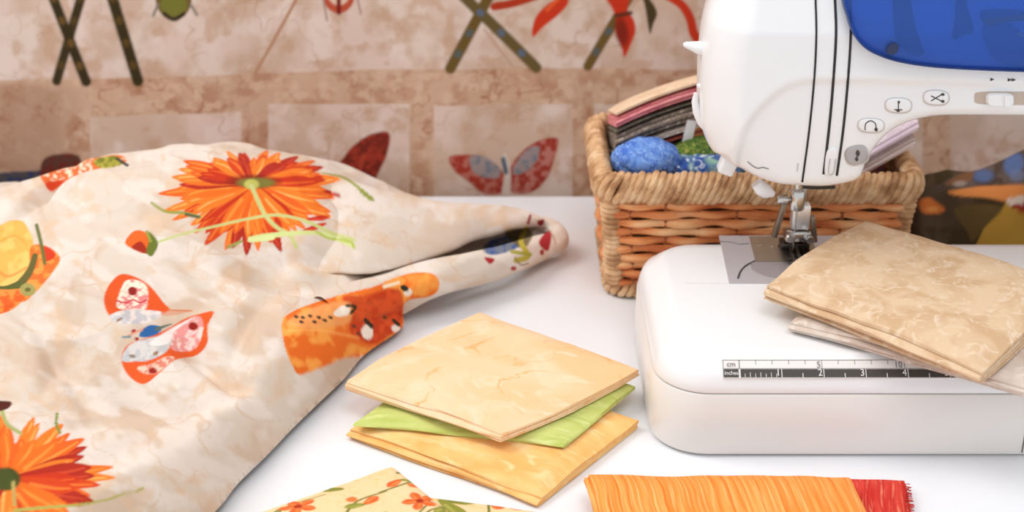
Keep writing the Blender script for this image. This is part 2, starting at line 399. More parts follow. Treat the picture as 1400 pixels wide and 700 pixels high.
# ------------------------------------------------------------ draped printed fabric on the left
def rbf_fit(P, z):
    n = len(P); d = np.linalg.norm(P[:, None]-P[None], axis=2); K = np.where(d > 0, d*d*np.log(d+1e-12), 0) + np.eye(n)*2e-5
    A = np.zeros((n+3, n+3)); A[:n, :n] = K; A[:n, n] = 1; A[:n, n+1:] = P; A[n, :n] = 1; A[n+1:, :n] = P.T
    return np.linalg.solve(A, np.r_[z, 0, 0, 0])
def rbf_eval(P, wt, Q):
    out = np.empty(len(Q)); n = len(P)
    for i in range(0, len(Q), 20000):
        q = Q[i:i+20000]; d = np.linalg.norm(q[:, None]-P[None], axis=2)
        out[i:i+20000] = (d*d*np.log(d+1e-12))@wt[:n]+wt[n]+q@wt[n+1:]
    return out
def heap(ctrl, extra, outline, cell, edge_w, folds=(), zfoot=0.002):
    """cloth lying in a heap: height over the table through control points, rounded down to the table at its edge"""
    W = [at_z(*c) for c in ctrl]; P = np.array([(a[0], a[1]) for a in W] + [(e[0], e[1]) for e in extra]); z = np.array([c[2] for c in ctrl]+[e[2] for e in extra])
    wt = rbf_fit(P, z); O = np.asarray(outline, float)
    xs = np.arange(O[:, 0].min()-cell, O[:, 0].max()+2*cell, cell); ys = np.arange(O[:, 1].min()-cell, O[:, 1].max()+2*cell, cell)
    X, Y = np.meshgrid(xs, ys); Q = np.stack([X.ravel(), Y.ravel()], 1); nx = len(xs); ny = len(ys)
    d = sdf_poly(Q, O)
    g = d.reshape(ny, nx); gy, gx = np.gradient(g, cell)
    gl = np.sqrt(gx*gx+gy*gy)+1e-9
    sn = (d < 0.55*cell) & (d > -1.2*cell)                  # snap the rim onto the outline
    Q2 = Q.copy(); Q2[sn, 0] -= d[sn]*(gx/gl).ravel()[sn]; Q2[sn, 1] -= d[sn]*(gy/gl).ravel()[sn]
    d = np.where(sn, 0, d); ok = d >= 0
    h = np.zeros(len(Q)); h[ok] = rbf_eval(P, wt, Q2[ok])
    u = np.clip(d/edge_w, 0, 1); prof = 1-(1-u)**2.3
    x, y = Q2[:, 0], Q2[:, 1]
    n = fbm(x*14+2*fbm(x*9, y*9, 3, 2), y*20, 11, 3)-0.5; h = h+0.014*n*u
    n = 1-np.abs(2*fbm(x*20+y*9+1.5*fbm(x*12, y*12, 8, 2), y*26-x*6, 21, 2)-1); h = h+0.0030*(n**3-0.4)*u
    for pts, wd, hh in folds:                               # creases (-) and ridges (+)
        L = np.array([at_z(*q)[:2] for q in pts]); L = smooth_poly(L, 6, False)
        m = np.nonzero(ok & (x > L[:, 0].min()-4*wd) & (x < L[:, 0].max()+4*wd) & (y > L[:, 1].min()-4*wd) & (y < L[:, 1].max()+4*wd))[0]
        dd, tt = dist_line(Q2[m], L)
        h[m] += hh*np.exp(-(dd/wd)**2)*np.sin(np.pi*np.clip(tt*0.94+0.03, 0, 1))**0.5*u[m]
    h = zfoot+(np.maximum(h, 0.004)-zfoot)*prof
    V = np.c_[Q2, h+T]
    idx = (np.arange(ny-1)[:, None]*nx+np.arange(nx-1)[None]).ravel(); Fc = np.stack([idx, idx+1, idx+nx+1, idx+nx], 1)
    Fc = Fc[ok[Fc].all(1)]
    used = np.zeros(len(V), bool); used[Fc.ravel()] = True; mp = np.cumsum(used)-1
    return V[used], mp[Fc]
def sweep(path, rads, n, m):
    """tube of cloth, returns verts and faces"""
    P = smooth_poly(path, m, False); r = smooth_poly([(a, a) for a in rads], m, False)[:, 0]
    Vs = []; N = len(P)
    for i in range(N):
        t = P[min(i+1, N-1)]-P[max(i-1, 0)]; t /= np.linalg.norm(t); a = np.cross(t, [0, 0, 1]); a /= np.linalg.norm(a); b = np.cross(a, t)
        for k in range(n):
            an = 2*math.pi*k/n; wob = 1+0.05*math.sin(3*an+i*0.04)+0.03*math.sin(5*an-i*0.06)
            Vs.append(P[i]+(a*math.cos(an)+b*math.sin(an))*r[i]*wob)
    Fs = [(i*n+k, i*n+(k+1) % n, (i+1)*n+(k+1) % n, (i+1)*n+k) for i in range(N-1) for k in range(n)]
    return np.array(Vs), np.array(Fs)

def draped():
    ctrl = [(0, 266, .073), (60, 243, .078), (100, 227, .083), (170, 209, .092), (240, 199, .098), (330, 201, .098), (400, 223, .088), (450, 239, .079), (475, 247, .072),
        (0, 330, .078), (100, 300, .088), (200, 280, .095), (300, 275, .092), (400, 285, .079), (465, 292, .066),
        (0, 400, .078), (100, 385, .078), (200, 365, .075), (300, 352, .070), (400, 345, .062), (468, 338, .053),
        (380, 378, .050), (455, 372, .044),
        (100, 450, .070), (200, 450, .062), (300, 440, .056), (350, 400, .058), (400, 430, .056), (450, 420, .048), (500, 420, .038),
        (450, 470, .044), (520, 445, .030), (350, 480, .053), (400, 500, .046), (450, 500, .034),
        (0, 500, .067), (100, 520, .058), (200, 520, .047), (270, 540, .043), (340, 560, .042), (400, 560, .030),
        (0, 600, .058), (100, 600, .052), (200, 600, .049), (300, 600, .044), (360, 600, .03),
        (0, 700, .052), (150, 700, .046), (250, 680, .042)]
    extra = [(-0.5, 1.0, .06), (-0.5, .8, .06), (-0.5, .6, .05), (-0.3, .5, .04), (-0.15, .52, .03), (-0.4, 1.08, .05), (-0.25, 1.09, .06), (-0.1, 1.10, .04), (0.0, 1.10, .03), (-.08, 1.0, .012), (-.085, .955, .012), (-.08, 1.05, .012), (-.05, 1.0, .005), (-.05, 1.05, .005), (-.055, .955, .005), (-.01, 1.0, .004), (-.01, 1.05, .004), (.02, 1.02, .004)]
    px = [(757, 338), (700, 360), (640, 380), (590, 396), (566, 412), (552, 432), (549, 454), (500, 489), (472, 522), (440, 553), (402, 590), (362, 632), (326, 667), (300, 700), (250, 745), (180, 780)]
    O = [at_z(a, b, 0.003)[:2] for a, b in px] + [(-0.30, 0.50), (-0.49, 0.50), (-0.52, 0.75), (-0.50, 1.04), (-0.38, 1.085), (-0.2, 1.10), (-0.1, 1.105), (-0.03, 1.10), (0.02, 1.085), (0.041, 1.055)]
    O = smooth_poly(O, 5)
    folds = [(((60, 470, .07), (90, 500, .065), (130, 560, .055)), .007, -.007), (((20, 430, .075), (70, 470, .07), (60, 540, .06)), .006, -.006), (((150, 540, .05), (230, 560, .045), (330, 540, .042)), .009, -.006), (((240, 360, .07), (290, 400, .06), (360, 420, .056)), .008, -.005), (((390, 379, .045), (470, 377, .035), (540, 367, .02), (590, 358, .012)), .006, -.012), (((0, 318, .075), (40, 292, .077), (72, 266, .08), (110, 244, .083), (170, 229, .09)), .006, -.010), (((0, 338, .08), (60, 297, .08), (110, 263, .085), (180, 240, .092)), .008, .006), (((250, 470, .05), (300, 500, .05), (360, 520, .05)), .010, -.012), (((40, 420, .07), (130, 430, .07), (190, 470, .06), (240, 520, .05)), .009, .005),
             (((330, 372, .06), (400, 385, .05), (480, 385, .04)), .012, -.010), (((100, 240, .08), (60, 290, .08), (10, 330, .08)), .010, -.009),
             (((130, 232, .09), (200, 222, .09), (300, 225, .09)), .006, -.004), (((370, 410, .055), (330, 450, .055), (310, 520, .05)), .008, -.008),
             (((480, 500, .025), (430, 540, .03), (370, 590, .03), (320, 640, .03)), .008, .006), (((200, 345, .07), (320, 360, .065), (420, 362, .06)), .007, .005),
             (((280, 560, .045), (200, 600, .045), (150, 650, .045)), .009, -.004), (((470, 470, .04), (430, 500, .04), (380, 560, .035)), .006, -.004)]
    V1, F1 = heap(ctrl, extra, O, 0.0009, 0.022, folds, .006)
    # upper lobe: a sheet bridging over the hollow, its front edge curled under
    cols = [((405, 227, .079), (405, 288, .068), (405, 336, .053), (408, 384, .040)), ((450, 239, .0775), (450, 290, .0690), (450, 335, .0570), (452, 371, .0450)), ((490, 252, .073), (490, 295, .066), (490, 338, .055), (492, 370, .045)),
            ((530, 262, .066), (530, 298, .061), (530, 335, .051), (530, 365, .041)), ((570, 270, .058), (570, 300, .054), (570, 330, .046), (570, 355, .037)),
            ((610, 276, .052), (610, 298, .049), (610, 322, .042), (610, 341, .035)), ((650, 279, .046), (650, 295, .044), (650, 312, .038), (650, 325, .032)),
            ((690, 280, .040), (692, 290, .0385), (694, 301, .035), (695, 311, .030)), ((722, 288, .034), (724, 294, .033), (726, 300, .030), (727, 306, .026)),
            ((742, 299, .028), (744, 303, .027), (745, 307, .024), (746, 312, .020))]
    G3 = []
    for c4 in cols:
        W = [np.array(at_z(*q)) for q in c4]; cr_, ed = W[0], W[-1]; h0 = cr_[2]-T
        G3.append([cr_+(0, .042, -h0+.004), cr_+(0, .022, -h0*.35)]+W+[ed+(0, .004, -.0045), ed+(0, .012, -.007), ed+(0, .022, -.007)])
    A3 = np.array(G3); rows = [smooth_poly([A3[i, j] for i in range(len(cols))], 26, False) for j in range(A3.shape[1])]
    A3 = np.array(rows); A3 = np.array([smooth_poly(list(A3[:, i]), 14, False) for i in range(A3.shape[1])])
    n3, m3 = A3.shape[:2]; V3 = A3.reshape(-1, 3).copy(); edge3 = np.minimum(np.linspace(0, 1, n3)*8, 1)[:, None]*np.ones(m3)
    V3[:, 2] += (edge3.ravel())*0.0035*(fbm(V3[:, 0]*30, V3[:, 1]*34, 77, 3)-.5)
    F3 = np.array([(i*m3+j, i*m3+j+1, (i+1)*m3+j+1, (i+1)*m3+j) for i in range(n3-1) for j in range(m3-1)])
    path = [at_z(*q) for q in ((744, 305, .020), (758, 315, .018), (763, 328, .016), (735, 341, .015), (690, 356, .022), (640, 369, .025), (590, 383, .027), (540, 400, .022), (490, 418, .026), (440, 440, .030))]
    V2, F2 = sweep(path, (.0055, .0070, .0085, .0105, .0120, .0130, .0140, .0165, .018, .017), 90, 46)
    tipc = np.array(path[0])
    # rounded cap at the tip
    ring = V2[:90]; caps = []; capF = []; base = len(V2); prev = np.arange(90)
    tdir = np.array(path[0])-np.array(path[1]); tdir /= np.linalg.norm(tdir)
    for j, a in enumerate((0.5, 0.85, 1.1, 1.35)):
        rr = tipc+(ring-tipc)*math.cos(a)+tdir*0.006*math.sin(a); caps.append(rr); cur = base+j*90+np.arange(90)
        capF += [(prev[k], cur[k], cur[(k+1) % 90], prev[(k+1) % 90]) for k in range(90)]; prev = cur
    V2 = np.vstack([V2]+caps); F2 = np.vstack([F2, np.array(capF)])
    V = np.vstack([V1, V2, V3]); Fc = np.vstack([F1, F2+len(V1), F3+len(V1)+len(V2)])
    Q = proj(V); isroll = np.arange(len(V)) >= len(V1)
    p = Paint(Q, (216, 200, 185))
    p.mott((202, 174, 148), 55, 0.45, 0.66, 0.7, 3, 1, 4, 0.4, 1.5); p.mott((228, 216, 206), 45, 0.5, 0.62, 0.7, 6, .6, 3, .4); p.mott((216, 184, 152), 26, 0.56, 0.74, 0.7, 8, 1, 5, 0.8, 2)
    p.veins((206, 170, 136), 60, 0.014, 0.6, 4); p.veins((212, 178, 146), 34, 0.014, 0.5, 14)
    # strip of orange print on the rear fold
    p.poly([(56, 240), (75, 231), (105, 222), (135, 214), (165, 212), (172, 222), (150, 228), (120, 234), (92, 246), (72, 262), (62, 252)], (222, 104, 48), 1.5, 1, True, (245, 215, 185), 5)
    p.poly([(128, 220), (145, 214), (160, 214), (168, 224), (140, 230)], (170, 160, 62), 1.5, 1, True, (120, 120, 40), 5)
    p.line([(160, 217), (174, 226)], 4, (60, 56, 56)); p.poly([(62, 250), (82, 247), (88, 248), (71, 262)], (214, 66, 30))
    # big daisy
    daisy(p, (347, 252), 130, 97, 15, 15, -0.05, math.pi+0.05, 3)
    daisy(p, (345, 250), 122, 46, 13, 13, math.pi, 2*math.pi, 4)
    p.ell((347, 248), 36, 9, 0.02, (120, 30, 14), 5, .8); p.ell((350, 250), 26, 7, 0, (120, 110, 46), 3); p.ell((344, 252), 10, 7, 0, (188, 184, 92), 3)
    for a, b in (((420, 300), (450, 297)), ((410, 318), (447, 305))): petal(p, a, b, 7, (196, 40, 24), (226, 80, 40))
    gr = (196, 200, 128); dg = (150, 152, 70)
    p.line([(344, 254), (355, 280), (364, 296), (380, 312), (396, 321), (405, 338)], (6, 5), gr)
    p.line([(216, 331), (250, 320), (300, 308), (340, 299), (380, 294), (420, 303), (452, 318), (484, 328)], (3, 5), gr)
    p.line([(343, 327), (370, 322), (420, 318), (450, 322), (484, 338)], (8, 4), (206, 214, 140)); p.line([(342, 328), (372, 325)], 7, (214, 220, 150))
    p.line([(207, 277), (226, 289), (250, 291), (273, 297)], (3, 5), dg); p.line([(254, 293), (272, 297)], 4, (96, 90, 60))
    p.line([(312, 338), (330, 330)], 4, (150, 150, 80))
    p.line([(440, 236), (470, 243), (492, 258), (508, 273)], (1.5, 5), (150, 154, 66)); p.line([(495, 262), (509, 273)], 6, (142, 148, 60))
    p.line([(432, 316), (450, 326), (478, 330), (484, 338)], (3, 4), (176, 188, 84))
    # bud
    p.poly([(171, 332), (183, 316), (198, 317), (204, 330), (200, 346), (185, 342)], (228, 98, 32)); p.poly([(180, 338), (193, 330), (202, 346), (190, 344)], (160, 40, 18))
    p.poly([(199, 315), (210, 322), (216, 334), (208, 350), (200, 345), (203, 330)], (104, 112, 40)); p.line([(201, 317), (206, 330)], 3, (150, 160, 70))
    # yellow pansy and orange leaves at the left
    p.poly([(-30, 320), (0, 308), (14, 302), (30, 302), (38, 312), (46, 335), (38, 370), (20, 392), (-30, 398)], (232, 174, 84), 1.6, 1, True, (246, 192, 104), 14)
    p.poly([(42, 338), (62, 336), (82, 352), (72, 372), (50, 398), (30, 412), (40, 370)], (226, 108, 40), 1.5, 1, True, (242, 150, 66), 7)
    p.poly([(58, 338), (70, 340), (76, 350), (62, 357)], (206, 56, 24)); p.line([(50, 308), (56, 332), (61, 360)], 5, (100, 106, 50)); p.line([(48, 350), (40, 372), (22, 395)], (8, 12), (98, 92, 44))
    p.line([(-20, 392), (6, 396), (28, 388)], 10, (88, 92, 40)); p.poly([(-30, 398), (10, 396), (36, 396), (30, 412), (8, 427), (-30, 430)], (238, 140, 60), 1.5, 1, True, (222, 92, 34), 8)
    p.ell((38, 396), 11, 9, 0, (160, 150, 84), 2); p.ell((38, 396), 4, 3, 0, (104, 96, 44)); p.line([(0, 372), (12, 378), (36, 366)], 3, (214, 120, 50), 3, .7)
    p.line([(0, 330), (20, 322), (36, 334)], 2.5, (196, 150, 60), 2, .7)
    # butterfly
    p.poly([(165, 375), (149, 390), (142, 410), (150, 432), (170, 440), (200, 438), (216, 432), (232, 424), (224, 414), (206, 392), (186, 379)], (220, 84, 30), 1.4)
    p.poly([(172, 384), (190, 384), (202, 396), (198, 424), (176, 424), (160, 420), (163, 402)], (240, 222, 200), 1.5, 1, True, (220, 130, 130), 6)
    p.ell((181, 398), 6, 6, 0, (140, 28, 22)); p.poly([(150, 432), (170, 424), (200, 424), (222, 428), (200, 442), (162, 441)], (192, 190, 192), 2, 1, True, (228, 214, 206), 7)
    p.poly([(220, 428), (240, 424), (262, 424), (244, 430), (225, 432)], (206, 140, 110), 2, .7)
    p.line([(160, 411), (172, 414), (182, 410), (192, 414), (200, 410)], 2.2, (196, 50, 60)); p.line([(230, 424), (262, 425)], 2, (206, 120, 80))
    p.poly([(166, 492), (174, 472), (200, 462), (228, 450), (252, 436), (270, 430), (292, 426), (284, 445), (283, 470), (268, 486), (240, 492), (220, 508), (197, 525), (176, 514)], (222, 88, 34), 1.4)
    p.poly([(252, 440), (272, 432), (278, 446), (272, 470), (258, 480), (236, 478), (234, 460)], (226, 146, 140), 1.6, 1, True, (240, 206, 196), 5)
    p.poly([(168, 484), (180, 470), (206, 462), (232, 458), (230, 478), (206, 492), (184, 494), (168, 494)], (190, 188, 190), 1.6, 1, True, (214, 206, 200), 7)
    p.poly([(204, 470), (236, 448), (262, 436), (240, 452), (230, 470)], (240, 232, 226), 2, .9)
    p.poly([(188, 502), (206, 498), (226, 488), (238, 490), (214, 510), (196, 510)], (238, 204, 180), 2, .9, True, (212, 110, 90), 4)
    p.ell((264, 446), 6.5, 5.5, 0, (146, 26, 18)); p.ell((209, 507), 6, 4, 0, (150, 32, 20)); p.ell((181, 487), 5, 2.5, .3, (140, 120, 104)); p.ell((213, 483), 4, 2.5, -.5, (150, 116, 84)); p.ell((163, 437), 5, 2, -.5, (150, 120, 100))
    p.ell((183, 453), 3.5, 3, 0, (160, 30, 40)); p.ell((187, 463), 3, 2.4, 0, (150, 40, 40)); p.line([(170, 462), (182, 456), (200, 448)], 2.5, (224, 150, 120))
    p.poly([(190, 458), (203, 445), (220, 447), (216, 456), (200, 461)], (44, 98, 158), 1.3); p.line([(214, 450), (234, 443)], (5, 1.5), (90, 104, 92)); p.line([(168, 461), (178, 460)], 3, (96, 130, 140))
    # poppy on the fold at right
    O1, O2, RD = (232, 110, 34), (246, 160, 70), (192, 48, 20)
    p.poly([(386, 440), (400, 426), (430, 414), (470, 402), (510, 392), (540, 380), (565, 373), (590, 374), (600, 384), (598, 398), (585, 406), (560, 410), (551, 420), (552, 440), (545, 458), (520, 475), (497, 487), (470, 490), (430, 506), (409, 512), (400, 500), (389, 472)], O1, 1.3, 1, True, O2, 16)
    p.poly([(470, 405), (500, 404), (530, 396), (549, 400), (548, 440), (530, 462), (505, 470), (480, 455), (478, 430)], RD, 4, .85, True, (222, 84, 34), 9)
    p.poly([(392, 440), (430, 420), (462, 412), (480, 416), (478, 440), (450, 448), (410, 448)], (240, 168, 100), 4, .7)
    for q in ((405, 433), (414, 434), (424, 432), (436, 434), (444, 438), (452, 434), (412, 440), (430, 440), (484, 446), (490, 456), (500, 462), (526, 434)): p.ell(q, 3.2, 2.2, .4, (84, 60, 44))
    p.poly([(456, 428), (468, 418), (478, 421), (476, 430), (462, 433)], (240, 228, 212), 1.5); p.line([(474, 418), (486, 419), (480, 428)], 4, (50, 50, 30))
    p.poly([(494, 452), (500, 444), (509, 448), (508, 462), (498, 463)], (244, 232, 214), 1.5); p.line([(500, 438), (508, 446)], 6, (50, 44, 26))
    p.ell((541, 449), 6, 5, .3, (240, 226, 210), 1.5); p.line([(538, 438), (545, 444)], 5, (50, 44, 26)); p.ell((558, 400), 6, 5, -.4, (236, 220, 200), 1.5); p.ell((553, 394), 6, 4, .5, (46, 40, 26))
    p.line([(525, 392), (545, 386)], 4, (246, 226, 196)); p.poly([(555, 376), (590, 376), (598, 390), (580, 400), (565, 390)], O2, 6, .6)
    p.line([(394, 452), (440, 452), (490, 462)], 3, (250, 176, 96), 3, .7)
    # prints inside the fold and on the tip
    p.poly([(660, 340), (675, 326), (700, 322), (715, 330), (700, 342), (672, 348)], (118, 124, 136), 3, 1, True, (70, 94, 150), 6)
    p.poly([(690, 316), (720, 312), (728, 322), (716, 340), (700, 330)], (104, 88, 40), 3, .9); p.line([(720, 312), (712, 330), (722, 350), (706, 356)], (6, 8), (184, 168, 62))
    p.line([(700, 344), (725, 348)], 5, (168, 160, 60)); p.poly([(737, 330), (748, 316), (754, 320), (750, 342), (742, 340)], (172, 46, 50)); p.ell((741, 345), 3, 4, 0, (160, 46, 44))
    p.poly([(735, 302), (744, 300), (742, 308), (736, 308)], (140, 40, 40)); p.line([(722, 305), (725, 295)], 4, (150, 60, 60)); p.poly([(662, 352), (676, 354), (670, 361)], (166, 40, 44)); p.ell((702, 367), 4, 3, 0, (170, 60, 60))
    p.line([(704, 352), (712, 362), (722, 360)], 2, (150, 120, 96)); p.line([(726, 318), (734, 310), (752, 316), (760, 334)], 2, (186, 150, 124))
    # daisy at the lower left
    daisy(p, (10, 655), 150, 88, 19, 18, -math.pi/2-1.2, math.pi/2+1.0, 9)
    p.ell((8, 655), 20, 16, 0, (70, 76, 28), 3); p.line([(2, 560), (10, 580), (28, 592)], (6, 5), (164, 168, 100)); p.poly([(-20, 548), (0, 548), (16, 550), (8, 560), (-20, 563)], (84, 30, 22))
    p.line([(78, 566), (77, 580), (82, 592)], 4, (130, 140, 60)); p.line([(20, 698), (60, 694), (110, 690), (150, 682), (195, 668)], (5, 2.5), (172, 166, 84))
    p.line([(18, 660), (20, 690)], 5, (180, 160, 90))
    p.veins((214, 186, 160), 22, 0.02, 0.6, 44, np.clip((Q[:, 0]-190)/30, 0, 1)*np.clip((Q[:, 1]-640)/20, 0, 1))
    o = np_obj('draped_fabric', V, Fc, M_print, None, p.col)
    tag(o, 'cream printed fabric with orange daisies and a butterfly crumpled in a heap on the table', 'fabric')
draped()

# ------------------------------------------------------------ folded cloths
def folded(name, quad, z0, z1, mat, label, layers=4, fold=0, seed=0, droop=0.0, painter=None, group=None, res=90, sink=None, puff=0.0006, lipjit=0.003, lift=None, bulge=(0, 0, 0, 0), wav=1.0, nv=40):
    """cotton folded back and forth. quad: world xy of corners (a, b, c, d); a-b is the side where the folds show"""
    r = random.Random(seed); q = [np.array(p[:2], float) for p in quad]
    a, b, c, d = q; Lu = np.linalg.norm(b-a); Lv = np.linalg.norm(d-a)
    g = (z1-z0)/layers; th = g*0.80; pv = []; pz = []; rr = g/2
    ends = [[lipjit*(k/layers)*r.uniform(.5, 1), r.uniform(0, lipjit)] for k in range(layers)]
    for k in range(layers):
        zc = z0+g*(k+0.5); fw = (k % 2 == fold % 2)
        lo = rr+ends[k // 2*2][0] if True else 0; hi = Lv-rr-ends[(k+1)//2*2 % layers][1]
        vs = np.linspace(lo, hi, nv); vs = vs if fw else vs[::-1]
        pv += list(vs); pz += [zc]*nv
        if k < layers-1:
            e = vs[-1]; sgn = 1 if fw else -1
            for t in np.linspace(0, math.pi, 8)[1:-1]: pv.append(e+sgn*rr*math.sin(t)); pz.append(zc+g/2-g/2*math.cos(t))
    pv = np.array(pv); pz = np.array(pz); n = len(pv)
    tv = np.gradient(pv); tz = np.gradient(pz); tl = np.hypot(tv, tz); nv, nz_ = -tz/tl, tv/tl
    sv = np.r_[pv+nv*th/2, (pv-nv*th/2)[::-1]]; sz = np.r_[pz+nz_*th/2, (pz-nz_*th/2)[::-1]]; m = len(sv)
    us = np.linspace(0, 1, res); V = []; UV = []; O = len(V)
    U = np.repeat(us, m); SV = np.tile(sv/Lv, res); SZ = np.tile(sz, res)
    B = bulge
    X = (a*(1-SV)[:, None]+d*SV[:, None])*(1-U)[:, None]+(b*(1-SV)[:, None]+c*SV[:, None])*U[:, None]
    nrm = lambda p, q_: np.array([(q_-p)[1], -(q_-p)[0]])/np.linalg.norm(q_-p)
    X += (nrm(a, b)[None]*(B[0]*np.sin(np.pi*U)*(1-SV))[:, None]) + nrm(b, c)[None]*(B[1]*np.sin(np.pi*np.clip(SV, 0, 1))*U)[:, None] + nrm(c, d)[None]*(B[2]*np.sin(np.pi*U)*SV)[:, None] + nrm(d, a)[None]*(B[3]*np.sin(np.pi*np.clip(SV, 0, 1))*(1-U))[:, None]
    lay = (SZ-z0)/(z1-z0)
    X += ((fbm(U*3+seed, lay*layers*0.9+seed, seed, 2)-0.5)*0.004*wav)[:, None]*nrm(a, b)[None]*((SV < 0.5)*1.0)[:, None]
    Z = SZ+(fbm(X[:, 0]*16+seed, X[:, 1]*16, seed, 3)-0.5)*0.006*lay*wav
    e = np.minimum(np.minimum(U, 1-U)*Lu, np.clip(np.minimum(SV, 1-SV), 0, 1)*Lv)
    Z += puff*lay*np.clip(e/0.02, 0, 1)*2-0.0018*lay*np.exp(-(e/0.006)**2)
    cd = np.minimum(np.hypot(U, 0*U)*0+np.hypot(U*Lu, SV*Lv), np.minimum(np.hypot((1-U)*Lu, SV*Lv), np.hypot((1-U)*Lu, (1-SV)*Lv)))
    Z -= droop*lay*np.exp(-(cd/0.03)**2)
    if lift is not None: Z += lift(U, SV)
    Z = np.maximum(Z, z0+0.0003 if lift is None else Z)
    V = np.c_[X, Z+T]; UV = np.c_[U*Lu, np.r_[[0]]*0+SV*Lv+np.floor(lay*layers)*0.037]
    j = np.arange(m); Fc = []
    for i in range(res-1):
        k = i*m; Fc.append(np.stack([k+j, k+(j+1) % m, k+m+(j+1) % m, k+m+j], 1))
    Fc = np.vstack(Fc); 
    caps = []
    for k in (0, (res-1)*m):
        for i in range(n-1): caps.append((k+i, k+i+1, k+m-2-i, k+m-1-i))
    Fc = np.vstack([Fc, np.array(caps)])
    col = painter(V, np.c_[U*Lu, SV*Lv]) if painter else None
    o = np_obj(name, V, Fc, mat, None, col, UV, True, 50)
    if z1-z0 > 0: o.data.update()
    bmx = bmesh.new(); bmx.from_mesh(o.data); bmesh.ops.recalc_face_normals(bmx, faces=bmx.faces); bmx.to_mesh(o.data); bmx.free()
    return tag(o, label, 'folded fabric', group)
def Q4(z, *p): return [at_z(a, b, z) for a, b in p]

M_yel = cloth('pale_yellow_batik', (244, 208, 168), (241, 196, 146), (246, 214, 180), 14, .4, .62, vein=(232, 164, 84), vscale=22, vwidth=.022)
M_grn = cloth('lime_green_cotton', (202, 208, 122), (184, 196, 100), (212, 218, 142), 22, stretch=(1, 3, 1), dist=.4)
M_org = cloth('light_orange_cotton', (248, 200, 130), (244, 176, 98), (249, 210, 150), 18, stretch=(1, 2, 1), dist=.5)
M_tan = cloth('tan_batik', (222, 192, 158), (206, 170, 132), (228, 204, 176), 38, .42, .62, dist=.9)
M_bei = cloth('greige_batik', (220, 204, 190), (206, 186, 170), (228, 216, 204), 38, .42, .6, dist=.9)
M_wood = cloth('orange_streaked_cotton', (232, 126, 42), (244, 162, 80), (248, 190, 116), 330, .38, .62, stretch=(.02, 1, 1), rot=0.0, dist=.02)
M_red = cloth('red_striped_cotton', (200, 44, 36), (222, 70, 54), (236, 130, 100), 240, .42, .58, stretch=(.06, 1, 1), dist=.1)

folded('folded_orange_fabric', Q4(.009, (474, 584), (736, 677), (873, 570), (640, 492)), .0005, .0095, M_org,
       'light orange folded cotton square at the bottom of the pile under the green one', 4, 0, 3, .001)
folded('folded_green_fabric', Q4(.016, (484, 573), (772, 602), (872, 520), (620, 480)), .0105, .0165, M_grn,
       'lime green folded cotton square between the yellow and the orange one', 2, 1, 5, .001)
folded('folded_yellow_fabric', Q4(.026, (471, 519), (684, 588), (874, 499), (658, 422)), .0175, .0260, M_yel,
       'pale yellow patterned folded cotton square on top of the green one', 4, 0, 7, .001, bulge=(0, .004, 0, .003))
BT = 0.065
folded('folded_beige_fabric', Q4(BT+.008, (1079, 440), (1440, 540), (1540, 455), (1170, 360)), BT+.0015, BT+.0095, M_bei,
       'greyish beige folded cotton lying under the tan one on the machine bed', 4, 0, 11, .001)
folded('folded_tan_fabric', Q4(BT+.025, (1046, 383), (1342, 499), (1452, 374), (1186, 297)), BT+.0115, BT+.0250, M_tan,
       'tan mottled folded cotton lying on top of the pile on the machine bed', 4, 0, 13, .003, bulge=(0, .006, 0, .004))

def floral(V, UV):
    x = UV*1250.0
    p = Paint(x, (246, 208, 160)); p.veins((238, 196, 122), 9, .05, .9, 3); p.veins((236, 190, 112), 6, .04, .5, 8)
    r = random.Random(4); st = 36
    G, G2, OR = (142, 142, 56), (104, 112, 40), (224, 98, 42)
    mx = x.max(0)
    for i in range(int(mx[0]/st)+2):
        for j in range(int(mx[1]/st)+2):
            c = np.array([i*st+r.uniform(-9, 9)+(j % 2)*st/2, j*st+r.uniform(-8, 8)]); a = r.uniform(0, 6.28)
            e = np.array([math.cos(a), math.sin(a)]); nn = np.array([-e[1], e[0]])
            p.line([c-e*24, c+nn*7, c+e*24], (2.4, 1.6), G2, 1.2)
            k = (i+j) % 3
            if k == 0:
                for t in range(5): b = a+t*1.256; petal(p, c, c+np.array([math.cos(b), math.sin(b)])*14, 8, OR, (240, 140, 70))
                p.ell(c, 3, 3, 0, (170, 50, 24))
            elif k == 1:
                petal(p, c-e*3, c+e*22+nn*6, 11, G, (176, 172, 86)); petal(p, c-e*3, c+e*12-nn*16, 9, G, (120, 122, 46))
            else:
                petal(p, c, c+e*15, 8, OR, (240, 150, 80)); petal(p, c, c-e*12+nn*9, 7, G, (170, 168, 80)); p.ell(c+nn*12, 4, 4, 0, (228, 120, 60))
    return p.col
folded('folded_floral_fabric_lower', Q4(.008, (780, 790), (560, 780), (540, 662), (790, 701)), .0005, .0075, M_print,
       'floral folded cotton with frayed orange edge peeping out from under the top floral one', 2, 1, 17, 0, floral, 'floral cottons at the bottom edge', 220, nv=170)
o = folded('folded_floral_fabric', Q4(.020, (190, 752), (430, 900), (700, 762), (541, 631)), .0085, .0195, M_print,
       'cream floral folded cotton with orange blossoms and green leaves, upper one at the bottom edge', 2, 0, 19, .001, floral, 'floral cottons at the bottom edge', 300, nv=260)
for ob in bpy.data.objects:
    if ob.name.startswith('folded_floral_fabric_lower'): ob.name = 'folded_floral_fabric.001'
folded('folded_red_fabric', Q4(.008, (1239, 653), (1262, 780), (1100, 780), (1095, 651)), .0005, .0085, M_red,
       'red striped folded cotton with frayed edge sticking out from under the streaked orange one', 4, 0, 23, 0)
folded('folded_streaked_fabric', Q4(.018, (800, 647), (850, 800), (1235, 800), (1164, 649)), .0095, .0185, M_wood,
       'bright orange wood-grain streaked folded cotton at the bottom edge beside the red one', 4, 0, 29, 0)

